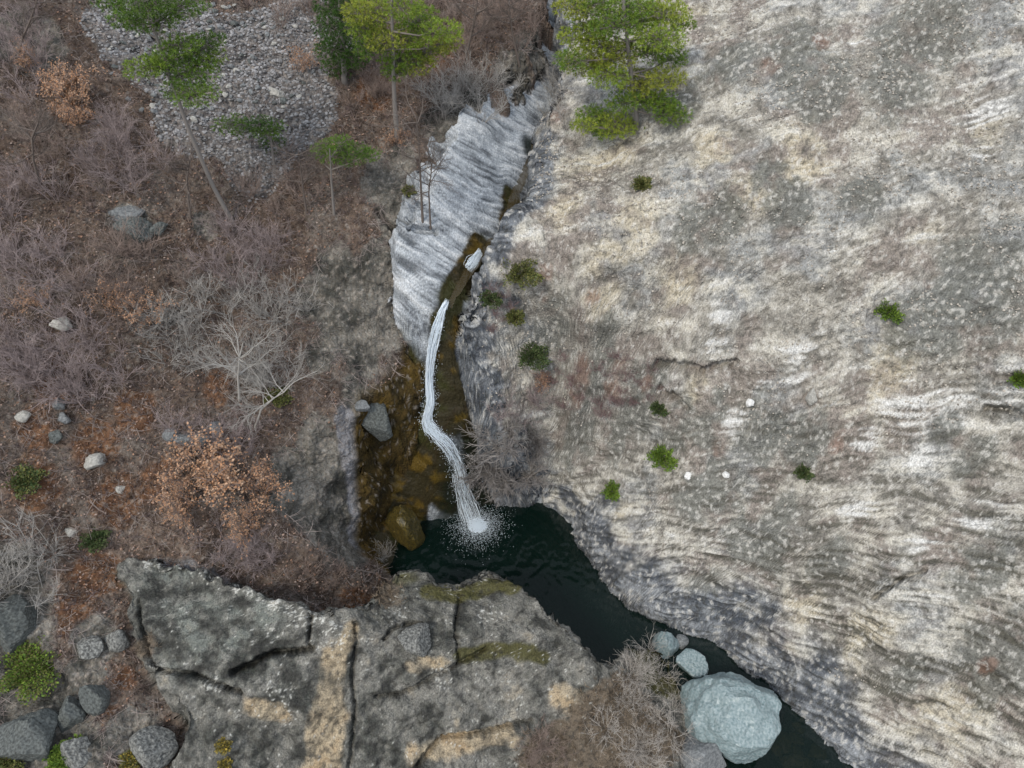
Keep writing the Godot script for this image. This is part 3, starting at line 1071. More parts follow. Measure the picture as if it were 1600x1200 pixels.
func small_fall(spots: Array, half: float, label: String) -> void:
	var path := fall_path(spots, 0.16)
	var o := thing("cascade", label, "cascade", path[-1])
	var local := PackedVector3Array()
	for p in path:
		local.append(p - path[-1])
	var m := strands(local, widths([half * 0.6, half, half], local.size()), 130, 0.016, 0.9)
	part("falling_water", m, materials.white_water, o)

func waterfall() -> void:
	var path := fall_path([[700, 470], [692, 488], [684, 515], [676, 550], [672, 590], [674, 625], [668, 658], [684, 680], [702, 698], [716, 728], [722, 760], [730, 790]], 0.22)
	path.append(P(738, 815, 0.05))
	var foot := path[-1]
	var o := thing("waterfall", "white waterfall dropping through the mossy alcove into the pool", "waterfall", foot)
	var local := PackedVector3Array()
	for p in path:
		local.append(p - foot)
	var half := widths([0.12, 0.18, 0.24, 0.22, 0.19, 0.19, 0.22, 0.33, 0.36, 0.33, 0.36, 0.42, 0.55], local.size())
	part("falling_water", strands(local, half, 1150, 0.014), materials.white_water, o)
	var veil := Soup.new()
	for k in local.size() - 1:
		for e in 8:
			var q := []
			for g in [k, k + 1]:
				var d := (local[mini(g + 1, local.size() - 1)] - local[maxi(g - 1, 0)]).normalized()
				var side := d.cross(Vector3(0.25, 0.25, 1)).normalized()
				for r in [e, e + 1]:
					var f: float = r / 4.0 - 1.0
					var p: Vector3 = local[g] + side * f * half[g] * 0.95
					q.append(p + Vector3(0, 0.3, 1) * (n_fine.get_noise_3d(p.x * 3, p.y * 1.2, p.z * 3) * 0.10 - 0.10 * f * f - 0.06))
			veil.tri(q[0], q[2], q[1], Color.WHITE)
			veil.tri(q[1], q[2], q[3], Color.WHITE)
	part("water_veil", veil.mesh(), materials.veil, o)
	# splash drops and foam
	var drops := Soup.new()
	for k in 6500:
		var a := rnd(0, TAU)
		var r := absf(rng.randfn(0, 0.68)) + 0.12 * rng.randf()
		var p := Vector3(cos(a) * r * 1.2 + 0.3, 0.02 + absf(rng.randfn(0, 0.16)) * exp(-r * 0.8), sin(a) * r * 1.05 + 0.3)
		drop(drops, p, rnd(0.007, 0.026) * (1.25 if r < 0.45 else 0.7))
	for k in 3200:
		var t := rng.randf()
		var j := int(lerpf(local.size() * 0.12, local.size() - 2.0, t ** 0.7))
		var p := local[j] + Vector3(rng.randfn(0, 0.14 + 0.22 * t), rnd(-0.1, 0.2), rng.randfn(0, 0.08 + 0.2 * t))
		drop(drops, p, rnd(0.008, 0.022))
	part("spray", drops.mesh(), materials.white_water, o)
	o.get_node("spray").set_meta("kind", "stuff")

func drop(s: Soup, p: Vector3, r: float) -> void:
	var q := [p + Vector3(r, 0, 0), p + Vector3(-r, 0, 0), p + Vector3(0, r, 0), p + Vector3(0, -r, 0), p + Vector3(0, 0, r), p + Vector3(0, 0, -r)]
	for f in [[0, 2, 4], [4, 2, 1], [1, 2, 5], [5, 2, 0], [0, 4, 3], [4, 1, 3], [1, 5, 3], [5, 0, 3]]:
		s.tri(q[f[0]], q[f[2]], q[f[1]], Color.WHITE)

# ---------------------------------------------------------------- what stands and lies on the land
func ellipse_spot(z: Array) -> Vector2:
	var a := rnd(0, TAU)
	var r := sqrt(rng.randf())
	return Vector2(z[0] + cos(a) * r * z[2], z[1] + sin(a) * r * z[3])

func build_rest() -> void:
	build_water()
	build_stones()
	build_trees()
	build_shrubs()
	build_litter()

func boulder(u: float, v: float, w: float, h: float, mat: String, label: String, s: int, level := 2, planes := 9, called := "boulder", lift := 0.25, group := "") -> void:
	# w and h: how wide and high it shows
	var p := at(u, v + h * 0.45)
	if p.y < -0.1:
		p = P(u, v + h * 0.45, -0.1)   # rests on the bed, shows above the water
	var px := FOCAL / (p - EYE).length()
	var m := stone_mesh(level, planes, 0.10 if level < 3 else 0.075, Vector3(w / px, h / px * 1.05, (w + h) * 0.45 / px) * 0.95, s)
	var o := one(called, m, materials[mat], label, "boulder" if called == "boulder" else "stone", p + Vector3(0, h / px * lift, 0), group)
	o.rotation = Vector3(rnd(-0.15, 0.15), rnd(-0.4, 0.4), rnd(-0.15, 0.15))

func build_stones() -> void:
	boulder(1130, 1098, 76, 66, "blue_stone", "huge pale blue-green faceted boulder lying in the stream below the pool", 101, 4, 44, "boulder", 0.45)
	boulder(1040, 1000, 18, 26, "blue_stone", "small upright blue-green boulder at the foot of the rock face", 102, 3, 9)
	boulder(1078, 1032, 24, 18, "blue_stone", "flat blue-grey rock above the huge pale boulder", 103, 3, 9)
	boulder(1100, 1172, 34, 36, "grey_stone", "long grey boulder beside the huge pale boulder near the shrubs", 104, 3, 9)
	boulder(1062, 1000, 12, 10, "grey_stone", "little dark stone by the upright blue-green boulder", 105)
	boulder(645, 992, 34, 22, "lichen_stone", "rounded grey boulder set in the top of the dark outcrop", 106, 3, 12)
	boulder(592, 648, 28, 34, "dark_stone", "dark grey boulder on the lip beside the waterfall alcove", 107, 3, 9)
	boulder(568, 632, 12, 11, "grey_stone", "small pale stone beside the dark boulder at the alcove", 108)
	boulder(636, 808, 30, 44, "mossy_stone", "wet mossy brown boulder at the edge of the pool", 109, 3, 14)
	boulder(152, 719, 16, 10, "pale_stone", "pale whitish stone on orange leaf litter", 110)
	boulder(340, 668, 13, 11, "grey_stone", "round grey stone on the orange soil above the russet oak", 111)
	boulder(300, 684, 22, 11, "grey_stone", "flat grey stone beside the round grey stone", 112)
	boulder(270, 676, 14, 9, "grey_stone", "small flat grey stone in the twigs above the russet oak", 113)
	boulder(100, 652, 10, 8, "grey_stone", "small greenish grey stone on the litter near the pale whitish stone", 114)
	boulder(95, 630, 9, 9, "grey_stone", "square grey stone uppermost of the litter patch", 115)
	boulder(38, 648, 10, 8, "pale_stone", "pale stone at the edge of the brown thicket", 116)
	boulder(90, 680, 11, 9, "dark_stone", "dark stone below the small greenish grey stone", 117)
	boulder(115, 829, 13, 8, "pale_stone", "cream oval stone on the leaf litter above the gully", 118)
	boulder(192, 762, 7, 9, "pale_stone", "small white stone between litter and twigs", 119)
	boulder(205, 357, 34, 15, "dark_stone", "dark green-grey ledge boulder in the middle of the brushy slope", 120, 3, 9)
	boulder(248, 357, 16, 9, "dark_stone", "low dark stone beside the ledge boulder", 121)
	boulder(198, 330, 22, 10, "grey_stone", "grey stone just above the ledge boulder", 122)
	boulder(97, 505, 14, 12, "pale_stone", "pale grey stone among purple twigs", 123)
	boulder(430, 143, 14, 8, "pale_stone", "pale green-grey slab stone on the scree", 124)
	boulder(185, 992, 17, 17, "lichen_stone", "lichen-white stone between the litter gully and the outcrop", 125, 3, 9)
	boulder(138, 1006, 20, 12, "lichen_stone", "grey spotted stone on the slope beside the lichen-white stone", 126, 3, 9)
	boulder(156, 1078, 15, 28, "dark_stone", "tall dark stone standing out of the red litter", 127, 3, 9)
	boulder(240, 1160, 30, 24, "lichen_stone", "grey rock at the foot of the outcrop near yellow leaves", 131, 3, 9)
	boulder(1170, 629, 8, 7, "white_stone", "small bright white stone on the rock face", 133, 2, 16)
	boulder(1267, 616, 9, 14, "pale_stone", "narrow cream stone standing on the rock face", 134)
	boulder(1074, 742, 7, 6, "white_stone", "bright white pebble beside the green bush on the rock face", 135, 2, 16)
	boulder(1135, 740, 6, 5, "white_stone", "faint white pebble on the purplish part of the rock face", 136, 2, 16)
	boulder(24, 955, 30, 44, "dark_stone", "dark rock at the very edge of the photo beside grey twigs", 141, 3, 16, "boulder", -0.1)
	boulder(48, 1125, 40, 48, "dark_stone", "big dark rock under the olive bush in the lower corner", 142, 3, 16, "boulder", -0.1)
	boulder(112, 1100, 26, 30, "dark_stone", "dark broken rock between the olive bush and the tall dark stone", 143, 3, 16, "boulder", -0.1)
	boulder(120, 1170, 26, 30, "lichen_stone", "grey spotted rock above the bright green bush at the bottom", 144, 3, 16, "boulder", -0.1)
	for k in 16:
		var p := Vector2(rnd(1190, 1290), rnd(1120, 1200))
		if p.x < 1205 + (p.y - 1120) * 0.2 or p.x > 1205 + (p.y - 1080) * 0.85:
			continue
		var w := at(p.x, p.y)
		if w.y < -0.15:
			var o := one("stone", stone_mesh(2, 8, 0.1, Vector3(0.4, 0.22, 0.34) * rnd(0.7, 1.3), 160 + k), materials.mossy_stone, "greenish stone under the shallow water by the huge boulder", "stone", w + Vector3(0, 0.05, 0), "stones under the shallow water")
			o.rotation.y = rnd(0, TAU)
	# stones of the scree that can be picked out
	var kinds := []
	for k in 5:
		kinds.append(stone_mesh(1, 7, 0.12, Vector3(1.0, rnd(0.5, 0.75), rnd(0.7, 1.0)), 200 + k))
	for k in 150:
		var q := ellipse_spot([330, 100, 165, 100])
		if q.y < -5:
			continue
		var w := at(q.x, q.y)
		var o := one("scree_stone", kinds[k % 5], materials[["grey_stone", "grey_stone", "pale_stone", "dark_stone"][k % 4]], "loose grey stone among the scree on the slope", "stone", w + Vector3(0, 0.03, 0), "loose stones of the scree")
		o.scale = Vector3.ONE * rnd(0.09, 0.2)
		o.rotation = Vector3(rnd(-0.5, 0.5), rnd(0, TAU), rnd(-0.5, 0.5))

func build_trees() -> void:
	var yellow := [Color(0.21, 0.29, 0.04), Color(0.27, 0.32, 0.045), Color(0.14, 0.23, 0.035), Color(0.31, 0.32, 0.055)]
	var green := [Color(0.10, 0.18, 0.03), Color(0.14, 0.22, 0.035), Color(0.07, 0.13, 0.025)]
	var dark := [Color(0.05, 0.105, 0.02), Color(0.065, 0.125, 0.025), Color(0.04, 0.085, 0.02)]
	pine("pine_tree", "tall thin pine with sparse green tufts leaning over the scree", [[365, 345], [335, 295], [300, 215], [272, 140], [250, 75], [236, 20], [220, -60]], 0.11,
		[[170, 2, 16, 8], [230, 0, 34, 10], [285, 6, 30, 10], [200, 28, 22, 9], [240, 30, 30, 10], [280, 70, 24, 9], [325, 66, 22, 8], [270, 88, 30, 9], [320, 92, 24, 9], [225, 105, 22, 9], [300, 112, 32, 11], [275, 140, 18, 9], [305, 148, 26, 8], [250, 102, 16, 8]], green + yellow.slice(0, 1), 0.20, "")
	pine("pine_tree", "straight grey-trunked pine with ragged crown beside the dark conifer", [[619, 216], [617, 160], [615, 105], [613, 50], [612, 0], [611, -60]], 0.12,
		[[585, 15, 28, 14], [575, 45, 26, 12], [600, 62, 24, 12], [655, 28, 28, 12], [690, 48, 24, 10], [700, 66, 18, 8], [645, 55, 30, 12], [670, 76, 28, 10], [625, 90, 28, 13], [650, 100, 24, 10], [620, 112, 18, 8], [575, 75, 18, 10], [560, 20, 20, 12], [630, 10, 22, 12]], yellow + green, 0.22, "")
	pine("conifer_tree", "dense dark green conifer standing above the litter slope", [[538, 128], [536, 90], [533, 40], [530, -10], [528, -60]], 0.15,
		[[535, 100, 30, 13], [550, 85, 26, 14], [520, 80, 24, 14], [535, 60, 34, 16], [515, 40, 22, 16], [555, 45, 24, 16], [530, 15, 30, 18], [512, 8, 18, 14], [550, 5, 26, 16], [530, -25, 28, 18]], dark, 0.2, "")
	pine("pine_tree", "large bright yellow-green pine at the top of the rock face", [[997, 200], [993, 172], [986, 115], [980, 65], [975, 5], [972, -60]], 0.14,
		[[895, 12, 24, 10], [930, 4, 30, 10], [905, 58, 26, 11], [925, 38, 30, 12], [890, 95, 20, 11], [920, 98, 34, 12], [960, 38, 30, 13], [1005, 28, 32, 13], [1042, 18, 28, 10], [1068, 38, 16, 8], [1030, 58, 32, 12], [1050, 88, 22, 11], [1012, 78, 28, 12], [962, 84, 30, 12], [940, 70, 26, 12],
		[948, 118, 28, 11], [1000, 128, 30, 12], [1042, 122, 24, 10], [972, 158, 22, 10], [1008, 150, 26, 10], [928, 182, 26, 10], [962, 196, 30, 9], [1012, 188, 32, 11], [1050, 178, 24, 12], [1032, 160, 24, 11], [912, 196, 16, 8], [985, 8, 30, 12], [940, 205, 18, 7], [1055, 195, 14, 7]], yellow + green.slice(0, 1), 0.23, "")
	pine("pine_tree", "small spreading pine at the lower edge of the scree", [[428, 262], [426, 238], [422, 212], [418, 196]], 0.07,
		[[360, 194, 22, 7], [390, 200, 26, 7], [415, 205, 18, 8], [425, 222, 18, 13], [432, 200, 14, 9], [405, 192, 16, 6]], dark + green, 0.17, "")
	pine("pine_tree", "slim young pine with one green top below the straight pine", [[521, 335], [519, 300], [517, 265], [515, 232]], 0.07,
		[[520, 236, 26, 12], [548, 240, 26, 8], [575, 242, 16, 6], [498, 238, 14, 8], [532, 226, 18, 9]], green, 0.18, "")
	# thin bare trees
	bare_tree([[660, 345], [657, 280], [654, 220], [650, 180]], 0.055, "thin dark bare tree rising beside the smooth stream rock")
	bare_tree([[672, 350], [670, 300], [676, 250]], 0.045, "short dark bare tree at the foot of the smooth stream rock")
	bare_tree([[478, 330], [474, 300], [470, 265], [466, 235]], 0.05, "slim bare sapling beside the young pine")
	bare_tree([[60, 290], [52, 250], [50, 215], [60, 190]], 0.06, "bare crooked tree on the upper brown slope")
	bare_tree([[296, 340], [294, 310], [292, 280], [296, 250]], 0.06, "dark bare tree beside the leaning pine")
	bare_tree([[20, 95], [35, 60], [48, 30], [60, -5]], 0.06, "dark bare tree at the grey rocks in the upper corner")
	bare_tree([[720, 105], [735, 60], [742, 30], [748, -20]], 0.07, "bare brown tree above the gully head")
	bare_tree([[812, 95], [800, 50], [796, 15], [790, -20]], 0.06, "bare grey tree overhanging the top of the gully")
	bare_tree([[372, 625], [372, 590], [374, 560], [380, 535]], 0.06, "pale grey bare tree with long limbs reaching over the rock", "pale_wood", 1.5)
	bare_tree([[395, 665], [408, 640], [428, 622], [445, 612]], 0.05, "pale grey bare tree leaning out towards the alcove", "pale_wood", 1.4)

func bare_tree(uv: Array, r0: float, label: String, wood := "grey_wood", reach := 1.0) -> void:
	var foot := at(uv[0][0], uv[0][1])
	var o := thing("bare_tree", label, "bare tree", foot, 0.0)
	var s := Soup.new()
	var pts := PackedVector3Array([Vector3(0, -0.3, 0)])
	var rad := PackedFloat32Array([r0 * 1.2])
	for k in range(1, uv.size()):
		pts.append(beside(uv[k][0], uv[k][1], foot, 0.1 * k) - foot)
		rad.append(lerpf(r0, r0 * 0.4, float(k) / (uv.size() - 1)))
	var tone := Color(1, 1, 1)
	s.tube(pts, rad, 6, tone)
	part("trunk", s.mesh(), materials[wood], o)
	var tw := Soup.new()
	for k in 11:
		var t := rnd(0.35, 1.0) * (pts.size() - 1)
		var a := mini(int(t), pts.size() - 2)
		var p := pts[a].lerp(pts[a + 1], t - a)
		var b := Soup.new()
		var d := (rdir() * Vector3(1, 0.3, 1)).normalized() + Vector3(0, 0.45, 0)
		var main := limb(b, p, d.normalized(), rnd(0.7, 1.5) * reach, r0 * 0.5, r0 * 0.22, 6, 0.25, 0.04, 4, tone)
		for e in 9:
			var k2 := rng.randi_range(2, 6)
			var sub := limb(tw, main[k2], ((main[k2] - main[k2 - 1]).normalized() + rdir() * 0.8).normalized(), rnd(0.3, 0.8) * reach, r0 * 0.2, r0 * 0.09, 4, 0.2, 0.05, 3, tone)
			for g in 5:
				var k3 := rng.randi_range(1, 4)
				limb(tw, sub[k3], ((sub[k3] - sub[k3 - 1]).normalized() + rdir() * 0.8).normalized(), rnd(0.15, 0.4) * reach, r0 * 0.1, r0 * 0.05, 2, 0.2, 0.05, 3, tone)
		part("branch", b.mesh(), materials[wood], o)
	part("crown", tw.mesh(), materials[wood], o)

func build_shrubs() -> void:
	# kits of a few shapes each, shared by all shrubs of a kind
	var purple := []
	var brown := []
	var pale := []
	var tan := []
	var russet := []
	for k in 4:
		purple.append(bare_shrub(7, 1.7, 1.0, 1.1, Color(0.30, 0.245, 0.235)))
		brown.append(bare_shrub(7, 1.5, 1.0, 1.1, Color(0.265, 0.205, 0.175)))
		pale.append(bare_shrub(6, 1.9, 1.1, 1.1, Color(0.34, 0.32, 0.295)))
		tan.append(bare_shrub(8, 1.5, 1.0, 1.1, Color(0.42, 0.385, 0.345)))
	for k in 3:
		russet.append(bare_shrub(7, 1.8, 1.0, 1.0, Color(0.24, 0.19, 0.17), 6, Color(0.47, 0.24, 0.125), 0.085))
	var heather := []
	for k in 3:
		heather.append(bare_shrub(9, 0.7, 1.1, 1.1, Color(0.23, 0.155, 0.15)))
	# [kit, count, zone (centre u, v, half width, half height), label, group, size low, high]
	var zones := [
		[purple, 15, [60, 400, 75, 130], "bare purplish shrub in the thicket under the crooked bare tree", "shrubs under the crooked tree", 0.7, 1.2],
		[brown, 12, [90, 250, 110, 70], "bare brown shrub on the upper slope below the grey corner rocks", "shrubs on the upper brown slope", 0.6, 1.1],
		[purple, 14, [200, 260, 70, 70], "bare purplish shrub beside the leaning pine's trunk and the scree", "shrubs beside the leaning pine", 0.6, 1.1],
		[brown, 16, [210, 440, 90, 60], "bare brown shrub below the dark ledge boulder", "shrubs below the ledge boulder", 0.7, 1.2],
		[purple, 18, [110, 580, 120, 55], "bare purplish shrub in the band above the orange litter", "shrubs above the orange litter", 0.8, 1.3],
		[pale, 11, [300, 520, 70, 60], "bare pale grey shrub beside the pale grey bare trees", "pale shrubs by the bare trees", 0.7, 1.1],
		[purple, 12, [390, 400, 70, 60], "bare purplish shrub on the rocky slope below the slim sapling", "shrubs below the sapling", 0.7, 1.1],
		[pale, 8, [410, 490, 70, 40], "pale bare shrub on the dark rock above the long-limbed tree", "pale shrubs on the dark rock", 0.7, 1.1],
		[pale, 8, [430, 590, 45, 35], "pale bare shrub between the alcove and the leaning pale tree", "pale shrubs by the alcove", 0.6, 1.0],
		[brown, 10, [430, 300, 60, 55], "bare brown shrub between the small pine and the young pine", "shrubs between the two small pines", 0.6, 1.1],
		[brown, 12, [700, 60, 60, 60], "bare brown shrub below the tree at the gully head", "shrubs at the gully head", 0.7, 1.2],
		[pale, 12, [740, 150, 70, 40], "bare grey shrub overhanging the smooth stream rock", "shrubs over the stream rock", 0.7, 1.2],
		[brown, 8, [800, 40, 40, 50], "bare brown shrub at the narrow top of the gully", "shrubs at the top of the gully", 0.7, 1.2],
		[pale, 8, [870, 170, 25, 60], "bare grey-brown shrub along the edge of the rock face by the gully", "shrubs along the edge of the rock face", 0.5, 0.9],
		[brown, 7, [460, 30, 60, 40], "bare brown shrub on the litter above the scree", "shrubs above the scree", 0.6, 1.0],
		[purple, 8, [30, 100, 40, 90], "dark bare shrub by the grey rocks in the upper corner", "shrubs by the upper corner rocks", 0.7, 1.2],
		[brown, 9, [560, 130, 60, 40], "bare brown shrub at the foot of the dark conifer", "shrubs at the foot of the dark conifer", 0.5, 0.9],
		[purple, 9, [330, 690, 90, 30], "bare purplish shrub just above the russet oak", "shrubs just above the russet oak", 0.6, 1.0],
		[purple, 9, [390, 865, 50, 22], "bare mauve shrub between the russet oak and the outcrop", "mauve shrubs by the outcrop", 0.6, 1.0],
		[pale, 6, [50, 880, 60, 50], "bare grey shrub reaching over the litter gully", "grey shrubs over the litter gully", 0.8, 1.2],
		[tan, 15, [1000, 1120, 65, 75], "bare tan shrub in the thicket beside the huge pale boulder", "shrubs beside the huge pale boulder", 0.6, 1.0],
		[brown, 6, [860, 1180, 60, 25], "bare brown shrub at the foot of the outcrop near the tan thicket", "shrubs at the foot of the outcrop", 0.5, 0.8],
		[pale, 4, [990, 1010, 30, 14], "bare pale shrub leaning over the end of the pool", "pale shrubs over the end of the pool", 0.6, 0.9],
		[pale, 4, [608, 872, 12, 8], "wispy pale shrub beside the wet mossy boulder", "wispy shrubs beside the mossy boulder", 0.5, 0.7],
		[heather, 34, [930, 600, 110, 50], "low mauve heather tuft on the rock face above the big bare bush", "heather tufts above the big bare bush", 0.6, 1.1],
		[heather, 8, [780, 480, 30, 40], "low brown heather tuft beside the lip of the falls", "heather tufts beside the lip", 0.6, 1.0],
		[brown, 8, [500, 900, 70, 25], "low brown shrub on the bank behind the outcrop", "shrubs on the bank behind the outcrop", 0.4, 0.7],
		[purple, 6, [810, 640, 40, 30], "bare mauve shrub above the big grey bush", "mauve shrubs above the big grey bush", 0.6, 0.9],
	]
	var wood := {"purple": "grey_wood"}
	for z in zones:
		for k in z[1]:
			var q := ellipse_spot(z[2])
			var w := at(q.x, q.y)
			if region == 3 and w.y < 0.3 or region == 0 and s_sd < 0.1:
				continue
			var o := shrub_thing("bare_shrub" if z[0] != heather else "heather", z[0][k % z[0].size()], [materials.twig, materials.leaf], z[3], "shrub", w, rnd(0, TAU), rnd(z[5], z[6]), z[4])
			o.rotation.x = rnd(-0.1, 0.25)
	# the big grey twiggy bush hanging beside the pool
	var grey := Color(0.235, 0.215, 0.20)
	for g in [[800, 690, 1.0, "big dense grey bare bush hanging over the pool beside the falls"], [770, 735, 0.85, "grey bare bush drooping to the pool just beside the falls"], [830, 740, 0.85, "grey bare bush drooping to the pool on the far side from the falls"], [795, 755, 0.7, "lowest grey bare bush touching the pool's edge"], [840, 690, 0.7, "grey bare bush on the rock above the pool, farthest from the falls"]]:
		var b := shrub_thing("bare_shrub", bare_shrub(14, 2.2, 1.5, 1.25, grey * rnd(0.85, 1.15), 0, grey, 0.07, 1.9), [materials.twig, materials.leaf], g[3], "shrub", at(g[0], g[1]) + Vector3(-0.1, 0.05, 0.15), 0.0, g[2], "")
		b.basis = Basis(Vector3.RIGHT, rnd(0.5, 0.8)) * Basis(Vector3.BACK, rnd(0.2, 0.5)) * Basis(Vector3.UP, rnd(0, TAU)).scaled(Vector3.ONE * g[2])
	# russet oaks that keep their dead leaves
	var oaks := [[350, 760, 1.5, "large russet oak shrub full of dead leaves above the outcrop"], [300, 745, 1.0, "russet oak shrub beside the large one, nearer the pale stones"], [410, 770, 1.1, "russet oak shrub beside the large one, nearer the alcove wall"], [290, 800, 1.0, "russet oak shrub just above the dark outcrop"],
		[110, 160, 1.0, "russet leafy shrub high on the slope beside the scree"], [120, 190, 0.7, "smaller russet leafy shrub just below the higher one by the scree"], [190, 485, 0.8, "golden leafy shrub in the brown thicket below the ledge boulder"], [235, 500, 0.8, "golden leafy shrub beside the pale grey thicket"], [845, 600, 0.55, "small orange leafy shrub on the rock face"],
		[45, 105, 0.6, "orange leafy shrub by the upper corner rocks"], [480, 110, 0.7, "faded orange shrub at the edge of the scree below the brown shrubs"], [620, 225, 0.5, "russet leaves at the foot of the straight pine"], [390, 830, 0.9, "pale russet shrub between the large oak and the outcrop"], [60, 480, 0.6, "golden leafy shrub among the purple twigs"]]
	for k in oaks.size():
		shrub_thing("oak_shrub", russet[k % 3], [materials.twig, materials.leaf], oaks[k][3], "shrub", at(oaks[k][0], oaks[k][1]), rnd(0, TAU), oaks[k][2], "")
	# green bushes
	var bright := [Color(0.13, 0.21, 0.03), Color(0.17, 0.24, 0.04), Color(0.09, 0.15, 0.03)]
	var olive := [Color(0.13, 0.14, 0.04), Color(0.17, 0.16, 0.06), Color(0.09, 0.11, 0.035)]
	var deep := [Color(0.05, 0.08, 0.03), Color(0.07, 0.10, 0.035), Color(0.10, 0.12, 0.05)]
	var gold := [Color(0.36, 0.27, 0.05), Color(0.27, 0.21, 0.06), Color(0.16, 0.14, 0.05), Color(0.12, 0.11, 0.06)]
	var greens := [[1388, 490, 0.65, 0.6, bright, "round bright green bush alone on the grey part of the rock face"], [1035, 716, 0.85, 0.6, bright, "wide green bush on the lower rock face near the white pebble"], [955, 772, 0.5, 1.0, bright, "upright yellow-green bush just above the dark edge of the pool"], [1594, 596, 0.5, 0.6, bright, "green bush at the very edge of the photo on the rock face"],
		[815, 430, 1.15, 1.0, olive, "olive bush at the rim of the rock face beside the stream"], [832, 560, 1.0, 0.9, deep, "dull green bush above the orange leafy shrub"], [1255, 740, 0.45, 0.5, deep, "dark tuft on the shaded hollow of the rock face"], [1003, 292, 0.5, 0.5, olive, "dry yellowish tuft on the cream part of the rock face"], [768, 470, 0.6, 0.5, deep, "small dark green bush beside the lip of the falls"],
		[805, 500, 0.5, 0.6, olive, "olive tuft below the olive bush"], [55, 1045, 1.5, 1.1, bright + olive, "broad olive green bush between dark rocks in the lower corner"], [105, 1185, 0.9, 0.6, bright, "bright green bush at the bottom beside grey stones"], [15, 1185, 0.8, 0.6, olive, "olive bush at the very corner"], [435, 618, 0.8, 0.5, olive, "grey-green low bush under the pale bare trees"],
		[40, 752, 0.9, 0.6, deep + olive, "dark green low bush beside the pale whitish stone's litter"], [150, 842, 0.7, 0.5, deep, "dark green low bush beside the cream oval stone"], [350, 1165, 0.32, 0.3, gold, "yellow-leaved little bush at the foot of the outcrop"], [352, 1196, 0.28, 0.25, gold, "yellow-leaved little bush at the bottom edge below the other yellow one"], [205, 1190, 0.5, 0.4, olive + gold, "yellowish bush beside the grey rock at the bottom"],
		[640, 300, 0.35, 0.3, olive, "green moss cushion on the rock beside the stream slab"], [1030, 640, 0.5, 0.4, deep, "grey-green tuft below the crack of the rock face"]]
	for g in greens:
		var kit := leafy_bush(g[2], g[3], int(900 + 2200 * g[2] * g[2]), 0.10, g[4])
		var o := thing("green_bush", g[5], "bush", at(g[0], g[1]), 0.0)
		part("stems", kit[0], materials.twig, o)
		part("foliage", kit[1], materials.leaf, o)

